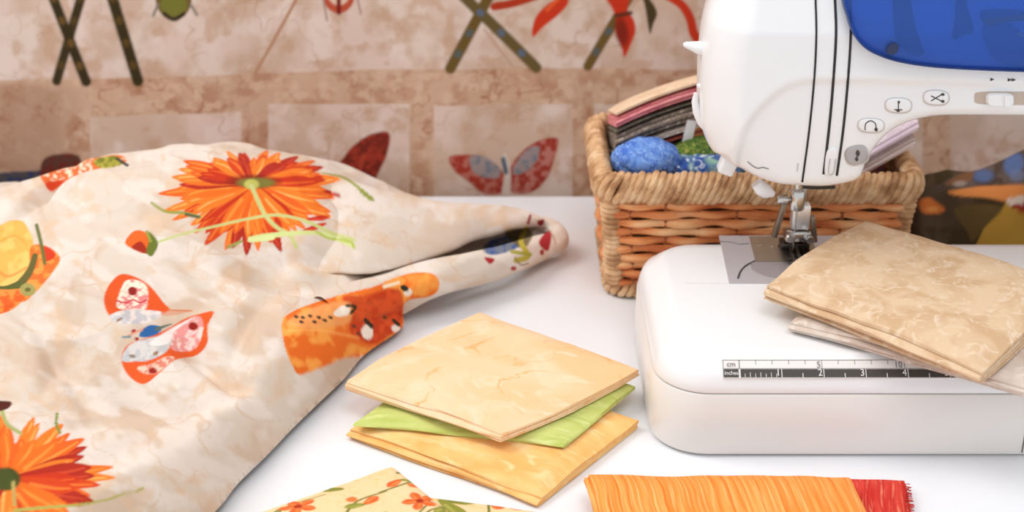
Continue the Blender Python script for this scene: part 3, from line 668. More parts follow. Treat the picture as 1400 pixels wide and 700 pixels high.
def threads(par, p0, p1, n, z0, z1, ln, mat, seed):
    r = random.Random(seed); bm = bmesh.new(); p0 = Vector(p0); p1 = Vector(p1); out = (p1-p0).normalized().cross(Vector((0, 0, 1)))
    for i in range(n):
        p = p0.lerp(p1, r.random()); p.z = T+r.uniform(z0, z1); l = ln*r.uniform(.3, 1); a = r.uniform(-.9, .9); d = (out+(p1-p0).normalized()*a).normalized()
        add_tube(bm, [p-out*.002, p+d*l*.5+Vector((0, 0, r.uniform(-.001, .001))), p+d*l+Vector((0, 0, r.uniform(-.002, .0005)))], [.00028, .00025, .00018], 5)
    o = bm_obj('frayed_threads', bm, mat, par); o['kind'] = 'stuff'
qr = Q4(.008, (1262, 780), (1239, 653)); threads(bpy.data.objects['folded_red_fabric'], qr[1], qr[0], 90, .002, .008, .004, plain('red_thread', (190, 40, 34), .9), 1)
# ------------------------------------------------------------ sewing machine
sm = empty('sewing_machine', (0.3, 0.85, T), 'white sewing machine with blue see-through lid standing beside the basket', 'sewing machine')
def resample(V, step):
    V = np.vstack([V, V[:1]]); seg = np.linalg.norm(np.diff(V, axis=0), axis=1); cum = np.r_[0, np.cumsum(seg)]
    n = int(cum[-1]/step); t = np.linspace(0, cum[-1], n, endpoint=False)
    return np.stack([np.interp(t, cum, V[:, 0]), np.interp(t, cum, V[:, 1])], 1)
def rrect(x0, y0, x1, y1, rs, n=10):
    """rounded rect ccw; rs radii for (x0y0, x1y0, x1y1, x0y1)"""
    out = []
    for (cx, cy, a0, r) in ((x0+rs[0], y0+rs[0], 180, rs[0]), (x1-rs[1], y0+rs[1], 270, rs[1]), (x1-rs[2], y1-rs[2], 0, rs[2]), (x0+rs[3], y1-rs[3], 90, rs[3])):
        for k in range(n+1):
            a = R(a0+90*k/n); out.append((cx+r*math.cos(a), cy+r*math.sin(a)))
    return np.array(out)
# bed: profile swept round a rounded plan
BX0, BX1, BY0, BY1 = 0.0868, 0.505, 0.7345, 0.925
plan = resample(rrect(BX0, BY0, BX1, BY1, (.034, .02, .02, .042)), 0.003)
def inset(P, d):
    a = np.roll(P, 1, 0); b = np.roll(P, -1, 0); t = b-a; t /= np.linalg.norm(t, axis=1)[:, None]
    return P+np.stack([-t[:, 1], t[:, 0]], 1)*d
def ringloft(bm, prof, plan, cap0=True, cap1=True):
    rings = []
    for ins, z in prof: rings.append([bm.verts.new((x, y, z+T)) for x, y in inset(plan, ins)])
    n = len(plan)
    for i in range(len(rings)-1):
        for k in range(n): bm.faces.new((rings[i][k], rings[i][(k+1) % n], rings[i+1][(k+1) % n], rings[i+1][k]))
    if cap0: bm.faces.new(rings[0][::-1])
    if cap1: bm.faces.new(rings[-1])
bm = bmesh.new()
pr = [(.004, .0005), (.0012, .002), (.0, .005), (.0002, .02), (.0006, .0435), (.0012, .0442)]
ringloft(bm, pr, plan); bm_obj('lower_body', bm, M_cream, sm)
pr = [(.0030, .0442), (.0022, .0446), (.0014, .0452), (.0012, .046), (.0020, .050), (.0045, .0565)]
for k in range(1, 9):
    a = k/8*R(70); pr.append((.0045+.0115*(math.sin(R(20)+a)-math.sin(R(20)))/(1-math.sin(R(20)))*1.0, .0565+(.065-.0565)*(1-(1-k/8)**2)))
pr.append((.022, .0651))
bm = bmesh.new(); ringloft(bm, pr, plan); bm_obj('bed', bm, M_white, sm)
# front seam on the bed
def pts_on_front(px): return [at_y(a, b, BY0-0.0002) for a, b in px]
bm = bmesh.new(); add_tube(bm, [(0.3142, BY0+.0004, T+.0435), (0.3142, BY0-.00005, T+.004)], .0005, 6); bm_obj('cover_seam', bm, M_midgrey, sm)

# ruler on the sloping front strip
def bedsurf(py):                       # y,z on the bed front profile for the ruler rows
    best = None
    for i in range(len(pr)-1):
        for k in range(11):
            t = k/10; ins = pr[i][0]*(1-t)+pr[i+1][0]*t; z = pr[i][1]*(1-t)+pr[i+1][1]*t
            q = proj(np.array([[0.2, BY0+ins, z+T]]))[0]
            if best is None or abs(q[1]-py) < best[0]: best = (abs(q[1]-py), BY0+ins, z)
    return best[1], best[2]
(ra_y, ra_z), (rb_y, rb_z) = bedsurf(516.5), bedsurf(493)
RX0 = at_y(988, 505, (ra_y+rb_y)/2)[0]; INCH = 0.0254
z0x = at_y(1010.5, 505, (ra_y+rb_y)/2)[0]
ey = np.array([0, rb_y-ra_y, rb_z-ra_z]); EL = np.linalg.norm(ey); ey /= EL; ex = np.array([1, 0, 0.]); en = np.cross(ex, ey)  # points out (towards -y,+z)
if en[2] < 0: en = -en
rorg = np.array([RX0, ra_y, ra_z+T])+en*0.0011
def rp(u, v, w=0): return tuple(rorg+ex*u+ey*v+en*w)
def rquad(bm, u0, v0, u1, v1, w, t=0.0003): add_prism(bm, [rp(u0, v0, w), rp(u1, v0, w), rp(u1, v1, w), rp(u0, v1, w)], tuple(-en*t))
RL = 6.6*INCH; hh = EL*0.47
bm = bmesh.new(); rquad(bm, 0, -.0004, RL, EL+.0004, 0, .0016); rul = bm_obj('ruler', bm, plain('ruler_plate', (232, 226, 222), .4), sm, False)
bm = bmesh.new(); o0 = z0x-RX0; rquad(bm, .0004, 0, o0-.0006, hh, .0002); rquad(bm, o0+.0006, 0, RL-.0004, hh, .0002); bm_obj('inch_strip', bm, M_ink, rul, False)
bm = bmesh.new()
for k in range(0, 17): 
    x = o0+k*0.01; 
    if x < RL: rquad(bm, x-.00013, EL*(.52 if k % 5 == 0 else .76), x+.00013, EL, .0002)
rquad(bm, .0003, EL*.5, RL, EL*.5+.0002, .00025); rquad(bm, 0.0, EL-.0001, RL, EL+.0002, .0002); rquad(bm, .0, 0, .0003, EL, .0002); rquad(bm, o0-.0002, EL*.5, o0+.0002, EL, .0002)
bm_obj('centimetre_marks', bm, M_midgrey, rul, False)
bm = bmesh.new()
Mw = plain('ruler_white_ink', (238, 234, 230), .5)
for k in range(1, 7):
    x = o0+k*INCH; rquad(bm, x-.0002, 0, x+.0002, hh, .0004)
    if k < 6: rquad(bm, x+INCH/2-.0002, 0, x+INCH/2+.0002, hh*.5, .0004)
for k in range(1, 8): rquad(bm, o0+k*INCH/8-.00013, 0, o0+k*INCH/8+.00013, hh*(.45 if k % 2 else .6), .0004)
bm_obj('inch_marks', bm, Mw, rul, False)
def text_mesh(s, size):
    cu = bpy.data.curves.new('t', 'FONT'); cu.body = s; cu.size = size; cu.extrude = 0.00005; cu.resolution_u = 3
    ob = bpy.data.objects.new('t', cu); C.objects.link(ob); bpy.context.view_layer.update()
    me = bpy.data.meshes.new_from_object(ob.evaluated_get(bpy.context.evaluated_depsgraph_get()))
    bpy.data.objects.remove(ob); bpy.data.curves.remove(cu); return me
def put_text(name, items, fr, mat, parent):
    for s, size, u, v, wd in items:
        m0 = text_mesh(s, size); xs = [q.co.x for q in m0.vertices]; cx = (min(xs)+max(xs))/2
        V = [fr(u+(q.co.x-cx)*wd, v+q.co.y, .00045+q.co.z) for q in m0.vertices]; Fc = [list(f.vertices) for f in m0.polygons]
        bpy.data.meshes.remove(m0); me = bpy.data.meshes.new(name); me.from_pydata(V, [], Fc); finish(name, me, mat, parent, False)
put_text('inch_lettering', [(str(k), .0062, o0+k*INCH-.0022, hh*.18, .9) for k in range(1, 7)]+[('inches', .0036, o0/2, hh*.3, .95)], rp, Mw, rul)
put_text('centimetre_lettering', [('5', .0056, o0+.05-.0020, EL*.56, .9), ('10', .0056, o0+.1-.0034, EL*.56, .9), ('15', .0056, o0+.15-.0034, EL*.56, .9), ('cm', .0046, o0/2, EL*.62, 1)], rp, M_midgrey, rul)

# needle plate set in the bed
def flat(px, z): return [at_z(a, b, z) for a, b in px]
ZP = BT+.0004
bm = bmesh.new(); add_prism(bm, flat([(983, 322), (1142, 322), (1172, 387), (997, 387)], ZP+.0004), (0, 0, -.001)); npl = bm_obj('needle_plate', bm, M_plate, sm, False)
bm = bmesh.new(); add_prism(bm, flat([(1024, 323), (1108, 323), (1122, 357), (1033, 357)], ZP+.0012), (0, 0, -.0011)); bm_obj('stitch_plate', bm, M_plate2, npl, False)
bm = bmesh.new()
for q in ((1039, 335), (1056, 337)):
    c = at_z(q[0], q[1], ZP+.0013); add_lathe(bm, c, [(.0016, 0), (.0016, .0004), (.001, .0007)], 14)
bm_obj('plate_screws', bm, M_steel, npl)
bm = bmesh.new()
for k in range(4): add_prism(bm, flat([(1070+k*9, 326), (1074+k*9, 326), (1082+k*9, 352), (1078+k*9, 352)], ZP+.002), (0, 0, -.001))
bm_obj('feed_dogs', bm, M_dark, npl, False)
bm = bmesh.new(); add_tube(bm, [at_z(a, b, ZP+.0004) for a, b in smooth_poly([(1009, 381), (1012, 372), (1019, 364), (1032, 357)], 5, False)], .0007, 6); bm_obj('cover_groove', bm, M_ink, npl)
bm = bmesh.new(); c = at_z(1062, 366, ZP+.0002); add_lathe(bm, c, [(.0001, .0003), (.017, .0004), (.0172, .0006), (.0176, .0005), (.018, .0002)], 40); bm_obj('bobbin_cover', bm, plain('smoky_plastic', (158, 150, 152), .2), npl)
bm = bmesh.new(); add_tube(bm, [at_z(a, b, ZP+.0006) for a, b in ((984, 330), (1000, 331), (1010, 334), (1024, 333))], .0003, 6); bm_obj('plate_line', bm, M_midgrey, npl)
bm = bmesh.new(); add_tube(bm, [at_z(a, b, BT+.0001) for a, b in ((936, 387.5), (996, 388), (1046, 388))], .0003, 6); bm_obj('panel_joint', bm, plain('pale_joint', (214, 206, 202), .5), sm)

# head, arm and column: one body with a shaped front
YF = 0.835
sil = [at_y(a, b, YF+.030)[::2] for a, b in ((985, -30), (975, 0), (965, 32), (959, 75), (957, 120), (957, 150), (961, 178), (972, 204))]
low = [at_y(a, b, YF+.012)[::2] for a, b in ((992, 226), (1018, 243), (1045, 252), (1090, 256), (1130, 257), (1160, 252), (1178, 243))]
arm = [at_y(a, b, YF+.004)[::2] for a, b in ((1190, 226), (1204, 203), (1220, 186), (1240, 174), (1262, 167), (1290, 163), (1340, 162.5), (1400, 163))]
zar = arm[-1][1]
rest = [(.375, zar), (.392, zar-.004), (.403, zar-.016), (.407, zar-.035), (.408, T+.10), (.408, T+.066), (.500, T+.066), (.502, T+.10), (.503, T+.2), (.501, T+.27), (.492, T+.292), (.47, T+.30), (.35, T+.303), (.25, T+.304), (.175, T+.303), (.155, T+.297)]
rest += [at_y(1010, -75, YF+.03)[::2]]
OUT = resample(smooth_poly(sil+low+arm+rest, 8), 0.0022)
bnd = smooth_poly([(1016, 262), (1013, 235), (1013, 210), (1020, 180), (1040, 149), (1070, 123), (1102, 111), (1150, 110), (1250, 112), (1400, 117), (1600, 124), (1600, 300), (1016, 300)], 8)
PAN = np.array([at_y(a, b, YF)[::2] for a, b in bnd])
def front_y(P):
    P = np.asarray(P, float); d = np.maximum(sdf_poly(P, OUT), 0)
    Rr = .008+.026*np.clip((.175-P[:, 0])/.04, 0, 1)**1.0 + .014*np.clip((P[:, 1]-T-.27)/.03, 0, 1)
    t = np.clip(d/Rr, 0, 1); y = YF+Rr*(1-np.sqrt(np.clip(1-(1-t)**2, 0, 1)))
    pd = sdf_poly(P, PAN); s = np.clip(pd/.007+.5, 0, 1); s = s*s*(3-2*s)
    top = T+.217
    y = y+s*.0014+s*np.clip(top-P[:, 1], 0, .1)*0.10-0.0004*np.exp(-(pd/.004)**2)
    y = y+np.clip(P[:, 1]-T-.24, 0, 1)*0.25
    return y
def body():
    xs = np.arange(OUT[:, 0].min(), OUT[:, 0].max(), .0018); zs = np.arange(OUT[:, 1].min(), OUT[:, 1].max(), .0018)
    X, Z = np.meshgrid(xs, zs); G = np.stack([X.ravel(), Z.ravel()], 1); G = G[sdf_poly(G, OUT) > .0014]; G = G[(G[:, 0] < .43) | ((np.arange(len(G)) % 5) == 0)]
    extra = np.vstack([inset(OUT, .0004), inset(OUT, .0009)]) if True else G[:0]
    s1 = sdf_poly(inset(OUT, .0006), OUT); e1 = inset(OUT, .0006) if (s1 > 0).mean() > .5 else inset(OUT, -.0006)
    P = np.vstack([OUT, e1, G]); n = len(OUT)
    r = delaunay_2d_cdt([Vector(p) for p in P], [(i, (i+1) % n) for i in range(n)], [], 1, 1e-7)
    V2 = np.array([(v.x, v.y) for v in r[0]]); tri = [t for t in r[2]]
    y = front_y(V2); V = [(a, b, c) for (a, c), b in zip(V2, y)]
    Fc = [tuple(t) for t in tri]
    # sides and back from the outline (order index map)
    om = [None]*n
    for i, src in enumerate(r[3]):
        for q in src:
            if q < n: om[q] = i
    bk = []; 
    for (dy, ins) in ((.030, 0), (.042, .0008), (.055, .0032), (.068, .0075), (.080, .0135), (.089, .020), (.093, .026)):
        ring = inset(OUT, ins if (s1 > 0).mean() > .5 else -ins)
        st = len(V); V += [(p[0], YF+dy+.012, p[1]) for p in ring]; bk.append(list(range(st, st+n)))
    prev = om
    for rg in bk:
        for i in range(n): 
            j = (i+1) % n; Fc.append((prev[i], rg[i], rg[j], prev[j]))
        prev = rg
    bp = [Vector((V[i][0], V[i][2])) for i in prev]; rb = delaunay_2d_cdt(bp, [(i, (i+1) % n) for i in range(n)], [], 1, 1e-7)
    if len(rb[0]) == n:
        for t in rb[2]: Fc.append(tuple(prev[rb[3][i][0]] for i in t))
    else: Fc.append(tuple(prev))
    bm = bmesh.new(); vs = [bm.verts.new(v) for v in V]
    for f in Fc:
        try: bm.faces.new([vs[i] for i in f])
        except ValueError: pass
    return bm_obj('body', body_bm(bm), M_white, sm, True, 50)
def body_bm(bm): return bm
bod = body()
GX = np.arange(.10, .47, .001); GZ = np.arange(T+.09, T+.31, .001)
_gx, _gz = np.meshgrid(GX, GZ); GY = front_y(np.stack([_gx.ravel(), _gz.ravel()], 1)).reshape(_gx.shape)
def fy(x, z):
    i = min(max((x-GX[0])/.001, 0), len(GX)-1.001); j = min(max((z-GZ[0])/.001, 0), len(GZ)-1.001)
    a, b = int(i), int(j); u, v = i-a, j-b
    return float((GY[b, a]*(1-u)+GY[b, a+1]*u)*(1-v)+(GY[b+1, a]*(1-u)+GY[b+1, a+1]*u)*v)
def onf(px, py, off=0.0):
    """point on the machine's front surface seen at a photo position"""
    y = YF
    for _ in range(8):
        q = at_y(px, py, y); y = fy(q[0], q[2])
    q = at_y(px, py, y); return Vector((q[0], q[1]-off, q[2]))
def front_strip(pts, wd, off=.0005, th=.0006):
    bm = bmesh.new(); P = smooth_poly(pts, 8, False); a = []; b = []
    for i in range(len(P)):
        t = P[min(i+1, len(P)-1)]-P[max(i-1, 0)]; t /= np.linalg.norm(t); nn = np.array([-t[1], t[0]])*wd/2
        a.append(onf(*(P[i]+nn), off)); b.append(onf(*(P[i]-nn), off))
    ring = []
    for u, v in zip(a, b):
        ring.append([bm.verts.new(u), bm.verts.new(v), bm.verts.new(v+Vector((0, th+off, 0))), bm.verts.new(u+Vector((0, th+off, 0)))])
    for i in range(len(ring)-1):
        for k in range(4): bm.faces.new((ring[i][k], ring[i][(k+1) % 4], ring[i+1][(k+1) % 4], ring[i+1][k]))
    bm.faces.new(ring[0][::-1]); bm.faces.new(ring[-1]); return bm
def front_plate(pts, off, th, sm_=True, bev=0):
    V = smooth_poly(pts, 8) if sm_ else np.array(pts, float)
    bm = bmesh.new(); c = V.mean(0); outer = [onf(*v, 0) for v in V]
    levels = [(1.0, -th), (1.0, off*.4), (.96, off*.8), (.88, off)] if bev else [(1.0, -th), (1.0, off)]
    rings = [[bm.verts.new(onf(*(c+(v-c)*s), o_)) for v in V] for s, o_ in levels]
    if bev:
        for s in (.6, .3): rings.append([bm.verts.new(onf(*(c+(v-c)*s), off)) for v in V])
    n = len(V)
    for i in range(len(rings)-1):
        for k in range(n): bm.faces.new((rings[i][k], rings[i][(k+1) % n], rings[i+1][(k+1) % n], rings[i+1][k]))
    bm.faces.new(rings[-1]); bm.faces.new(rings[0][::-1]); return bm
def oval(cx, cy, rx, ry, rot=0, n=28, p=2.6):
    out = []
    for k in range(n):
        a = 2*math.pi*k/n; u = rx*math.copysign(abs(math.cos(a))**(2/p), math.cos(a)); v = ry*math.copysign(abs(math.sin(a))**(2/p), math.sin(a))
        out.append((cx+u*math.cos(rot)-v*math.sin(rot), cy+u*math.sin(rot)+v*math.cos(rot)))
    return out
bm_obj('face_cover_seam', front_strip([(1113, -45), (1115, 0), (1116, 50), (1113, 110), (1106, 180), (1096, 254)], 2.6), M_dark, bod)
bm_obj('thread_slot', front_strip([(1139, -45), (1141.5, 0), (1143, 45), (1140, 100), (1134, 170), (1126, 238)], 3.4), M_dark, bod)
bm_obj('thread_slot', front_strip([(1160, -45), (1162, 0), (1163, 45), (1160, 100), (1153, 175), (1144, 240)], 3.2), M_dark, bod)
bm = front_plate([(1131, 205), (1145, 205), (1141, 232), (1138, 240), (1131, 240), (1127, 234)], .0012, .001, True, 1); gd = bm_obj('thread_guide_cover', bm, M_white, bod)
bm = front_strip([(1134.5, 216), (1132, 234), (1135, 238), (1139, 234), (1142, 216)], 1.0, .0018, .0004); bm_obj('guide_mark', bm, plain('pale_grey_ink', (190, 184, 180), .5), gd)
for nm, (cx, cy, rx, ry, rot), mt in (('reverse_button', (1190.5, 171, 17.5, 9, .03), M_white), ('needle_position_button', (1228, 143.5, 17.5, 9.5, .03), M_white), ('thread_cutter_button', (1279.5, 133, 17, 9.5, .03), M_white), ('start_button', (1171, 211.5, 15.5, 12.5, -.2), M_grey)):
    rim = bm_obj(nm+'_rim', front_plate(oval(cx+.3, cy+.8, rx+1.6, ry+1.6, rot), .0002, .001), plain('button_rim', (206, 198, 192), .5), bod)
    b = bm_obj(nm, front_plate(oval(cx, cy, rx, ry, rot), .0014, .0006, False, 1), mt, bod); rim.name = 'button_rim'
    S1 = lambda pts, w_: front_strip(pts, w_, .0016, .0003)
    parts = []
    if nm == 'reverse_button': parts = [[(1182, 177), (1183, 168), (1190, 164), (1196, 168), (1197, 174)]]; dots = [(1197, 176, 2.2, 2.6)]
    elif nm == 'needle_position_button': parts = [[(1227.5, 138), (1227.5, 150)], [(1222, 149), (1233, 149)]]; dots = [(1228, 138.5, 1.6, 1.6), (1227, 150, 2.4, 2)]
    elif nm == 'thread_cutter_button': parts = [[(1272, 130), (1286, 137)], [(1272, 137), (1287, 128)]]; dots = [(1288, 128, 2.4, 1.8), (1288, 137.5, 2.4, 1.8)]
    else: parts = [[(1171.5, 204), (1171, 219)]]; dots = [(1172, 208.5, 2.6, 4), (1170.5, 216.5, 2.2, 2.6)]
    first = True
    for q in parts: bm_obj('icon', S1(q, 1.3), M_ink, b)
    for (x_, y_, a_, b_) in dots: bm_obj('icon', front_plate(oval(x_, y_, a_, b_, 0, 12, 2), .0019, .0004, False), M_ink, b)
# speed slider
bm_obj('speed_slot', front_plate(oval(1400, 134.5, 68, 9, .01, 48, 6), .0003, .001, False), plain('slot_shade', (196, 178, 164), .6), bod)
sl = bm_obj('speed_knob', front_plate(oval(1366, 135, 19, 8.5, .01, 32, 4), .0035, .001, False, 1), M_white, bod)
bm_obj('knob_ridge', front_strip([(1374, 128), (1374, 142)], 7, .0048, .002), M_white, sl)
def tri(cx, cy, s): return [(cx-s, cy-s*.8), (cx+s, cy), (cx-s, cy+s*.8)]
bm_obj('slow_mark', front_plate(tri(1356.5, 108.5, 2.6), .0004, .0004, False), M_ink, bod)
for xx in (1380.5, 1386): bm_obj('fast_mark', front_plate(tri(xx, 109, 2.8), .0004, .0004, False), M_ink, bod)
bm_obj('handwriting_mark', front_strip([(1022, 221), (1029, 227), (1036, 230), (1043, 229), (1051, 231)], 1.0, .0004, .0003), M_midgrey, bod).name = 'arrow_mark'
bm_obj('small_mark', front_strip([(1091, 223), (1090, 234)], 1.4, .0004, .0003), plain('faint_ink', (196, 190, 186), .5), bod)
bm_obj('dark_strip', front_strip([(1098, 256), (1120, 257), (1142, 256)], 3.5, .0004, .0008), M_dark, bod).name = 'bottom_strip'  # thin black strip along the bottom edge of the head

# blue lid (see-through) over the spool compartment
lid_px = [(1148, -40), (1151, 0), (1156, 18), (1163, 40), (1176, 58), (1195, 70), (1225, 80), (1270, 87), (1330, 91), (1400, 93.5), (1480, 95), (1560, 90), (1590, 40), (1590, -30), (1540, -62), (1400, -64), (1250, -64), (1160, -60)]
lm = bpy.data.materials.new('blue_see_through_plastic'); lm.use_nodes = True; nt = lm.node_tree; b = nt.nodes['Principled BSDF']
b.inputs['Base Color'].default_value = L4((74, 120, 206)); b.inputs['Roughness'].default_value = .12
tr = nt.nodes.new('ShaderNodeBsdfTransparent'); tr.inputs[0].default_value = L4((176, 200, 243)); mx = nt.nodes.new('ShaderNodeMixShader'); mx.inputs[0].default_value = .66
nt.links.new(b.outputs[0], mx.inputs[1]); nt.links.new(tr.outputs[0], mx.inputs[2]); nt.links.new(mx.outputs[0], nt.nodes['Material Output'].inputs[0])
def in_lid(bmx, name, mat, par): return bm_obj(name, bmx, mat, par)
lid = bm_obj('lid', front_plate(lid_px, .0065, -.0045, True, 1), lm, bod)
M_inner = plain('inner_grey', (150, 158, 175), .5); M_in2 = plain('inner_dark', (70, 74, 100), .5)
bm_obj('lid_seam', front_strip([tuple(v) for v in smooth_poly(lid_px[:13], 3, False)], 1.6, .0066, .0008), plain('lid_edge_blue', (40, 62, 118), .3), lid)
bm_obj('inner_cover', front_plate([(1164, -42), (1164, 0), (1168, 26), (1190, 30), (1216, 26), (1218, 0), (1218, -42)], .0014, .001), M_white, lid)
bm_obj('spool_recess', front_plate([(1222, -40), (1222, 20), (1226, 55), (1242, 72), (1262, 72), (1252, 40), (1244, 0), (1240, -40)], .0018, .001), M_in2, lid)
bm_obj('spool_recess', front_plate([(1308, -40), (1306, 20), (1302, 52), (1316, 46), (1330, 40), (1322, 10), (1314, -40)], .0018, .001), M_in2, lid)
bm_obj('spool_holder', front_plate([(1344, 14), (1396, 14), (1398, 26), (1372, 28), (1352, 34), (1342, 26)], .0024, .001), M_in2, lid)
bm_obj('spool_recess', front_plate([(1344, 36), (1372, 30), (1396, 44), (1420, 88), (1372, 86), (1350, 66)], .0016, .001), plain('inner_blue_grey', (110, 116, 150), .5), lid)
bm_obj('lid_dot', front_plate(oval(1216.5, 62.5, 9, 7, -.7, 20, 2), .0074, .0012, False), plain('lid_dot_navy', (32, 46, 84), .4), lid)

# bits on the head's left side
def blob(bm, pts, rads, n=16, flat=None):
    add_tube(bm, pts, rads, n, True, flat)
sidex = lambda px, py, Y: Vector(at_y(px, py, Y))
bm = bmesh.new(); Y0 = YF+.034
P = [sidex(a, b, Y0) for a, b in ((934, 60.5), (937, 61), (944, 62.5), (954, 65), (968, 67))]; blob(bm, P, [.0008, .0019, .0028, .0042, .0052]); bm_obj('thread_cutter', bm, M_white, bod)
bm = bmesh.new(); P = [sidex(a, b, Y0) for a, b in ((953, 118), (957, 117), (964, 118))]; blob(bm, P, [.0012, .0022, .0024]); bm_obj('thread_hook', bm, M_white, bod)
bm = bmesh.new(); P = [sidex(a, b, Y0) for a, b in ((951, 127), (950, 138), (953, 152), (960, 166), (968, 176))]; blob(bm, P, [.0012, .0022, .0030, .0036, .003]); bm_obj('threader_lever', bm, M_white, bod)
bm = bmesh.new(); add_box(bm, sidex(994, 226, YF+.05), (.011, .012, .011), Matrix.Rotation(R(20), 3, 'Y'), .002, 3); bm_obj('lamp_cover', bm, M_white, bod)
bm = bmesh.new(); P = [sidex(a, b, YF+.048) for a, b in ((1034, 250), (1040, 257), (1048, 262), (1058, 266))]; blob(bm, P, [.004, .0052, .005, .002], 18); bm_obj('threader_knob', bm, M_white, bod)
# needle bar, presser foot
cx = at_z(1086, 348, BT)[0]; YN = at_z(1086, 348, BT)[1]
def cyl(bm, x, y, z0, z1, r, n=20): add_lathe(bm, (x, y, 0), [(r*.92, T+z0), (r, T+z0+.0006), (r, T+z1-.0006), (r*.92, T+z1)], n)
bm = bmesh.new(); cyl(bm, cx+.003, YN+.004, BT+.020, .155, .0033); bm_obj('presser_bar', bm, M_steel, sm)
bm = bmesh.new(); cyl(bm, cx-.002, YN-.003, BT+.045, .155, .003); nb = bm_obj('needle_bar', bm, M_steel, sm)
bm = bmesh.new(); cyl(bm, cx-.002, YN-.003, BT+.036, BT+.050, .0052); add_lathe(bm, (cx-.012, YN-.003, T+BT+.043), [(.0026, -.004), (.0034, -.003), (.0034, .003), (.0012, .0035), (.0012, .012)], 16, 'X'); bm_obj('needle_clamp', bm, M_steel, nb)
bm = bmesh.new(); add_tube(bm, [(cx-.002, YN-.003, T+BT+.037), (cx-.002, YN-.003, T+BT+.006), (cx-.002, YN-.003, T+BT+.001)], [.0006, .0006, .0001], 10); bm_obj('needle', bm, M_steel, nb)
bm = bmesh.new(); add_box(bm, (cx+.002, YN+.002, T+BT+.029), (.0125, .0095, .018), None, .0012); pfh = bm_obj('presser_foot_holder', bm, plain('bright_steel', (236, 236, 236), .25, .7), sm)
bm = bmesh.new(); add_box(bm, (cx+.001, YN+.001, T+BT+.0150), (.019, .012, .008), None, .0025); add_lathe(bm, (cx-.006, YN-.008, T+BT+.0165), [(.0026, -.003), (.0034, -.002), (.0034, .002), (.0026, .003)], 14, 'Y'); add_lathe(bm, (cx+.008, YN-.007, T+BT+.0150), [(.0026, -.003), (.003, 0), (.0026, .003)], 14, 'Y')
bm_obj('foot_clamp', bm, M_steel, pfh)
bm = bmesh.new()
for sx in (-.0085, .0065): add_box(bm, (cx+sx+.001, YN-.005, T+BT+.0038), (.0055, .030, .0026), Matrix.Rotation(R(-4), 3, 'X'), .0009)
add_box(bm, (cx, YN+.004, T+BT+.0066), (.020, .012, .0050), None, .0012); bm_obj('presser_foot', bm, plain('dark_steel', (86, 82, 80), .22, .9), pfh)
bm = bmesh.new(); add_box(bm, (cx-.0115, YN+.006, T+BT+.0235), (.004, .004, .026), Matrix.Rotation(R(12), 3, 'Y'), .0008); add_box(bm, (cx+.0125, YN+.004, T+BT+.018), (.0035, .005, .020), Matrix.Rotation(R(-10), 3, 'Y'), .0008); bm_obj('needle_threader', bm, plain('brownish_steel', (150, 136, 122), .3, .8), sm)
bm = bmesh.new(); add_box(bm, (cx-.006, YN+.012, T+.137), (.020, .02, .016), None, .002); bm_obj('bar_housing', bm, plain('shaft_housing', (172, 152, 136), .5), sm)
# hand wheel on the far side of the column
bm = bmesh.new(); add_lathe(bm, (.505, YF+.06, T+.215), [(.02, 0), (.03, .002), (.034, .006), (.034, .02), (.03, .024), (.014, .026)], 40, 'X'); bm_obj('hand_wheel', bm, M_white, sm)

# ------------------------------------------------------------ wicker basket
wk, nt, b = new_mat('seagrass_cord', .7, 0, .3)
def two_noise(nt, b, ca, cb, cc, sc=60, st=(1, 1, 1)):
    tc = nt.nodes.new('ShaderNodeTexCoord'); mp = nt.nodes.new('ShaderNodeMapping'); mp.inputs['Scale'].default_value = st; nt.links.new(tc.outputs['Object'], mp.inputs[0])
    n = nt.nodes.new('ShaderNodeTexNoise'); n.inputs['Scale'].default_value = sc; n.inputs['Detail'].default_value = 4; nt.links.new(mp.outputs[0], n.inputs['Vector'])
    cr = nt.nodes.new('ShaderNodeValToRGB'); cr.color_ramp.elements[0].position = .34; cr.color_ramp.elements[0].color = L4(ca); cr.color_ramp.elements[1].position = .66; cr.color_ramp.elements[1].color = L4(cc)
    e = cr.color_ramp.elements.new(.5); e.color = L4(cb); nt.links.new(n.outputs['Fac'], cr.inputs[0]); nt.links.new(cr.outputs[0], b.inputs['Base Color'])
    bp = nt.nodes.new('ShaderNodeBump'); bp.inputs['Strength'].default_value = .5; bp.inputs['Distance'].default_value = .001; nt.links.new(n.outputs['Fac'], bp.inputs['Height']); nt.links.new(bp.outputs[0], b.inputs['Normal'])
two_noise(nt, b, (168, 122, 84), (212, 168, 124), (232, 198, 158), 70)
ws, nt, b = new_mat('orange_willow', .55, 0, .35); two_noise(nt, b, (196, 104, 54), (234, 152, 92), (249, 200, 146), 24, (1, 1, 5))
wd_, nt, b = new_mat('basket_inner', .9, 0, .2); two_noise(nt, b, (84, 52, 30), (110, 70, 42), (130, 86, 54), 60)
kx0, kx1, ky0, ky1 = .0665, .2965, .953, 1.082
bk = empty('wicker_basket', ((kx0+kx1)/2, (ky0+ky1)/2, T), 'rectangular wicker basket with a twisted cord rim, filled with fabric scraps behind the sewing machine', 'basket')
def kplan(z, off=0, step=.004):          # plan outline at height z, basket narrows to the base
    k = (.103-z)*.085; return resample(rrect(kx0+k-off, ky0+k*.3-off, kx1-k+off, ky1-k*.3+off, (.012+off,)*4, 8), step)
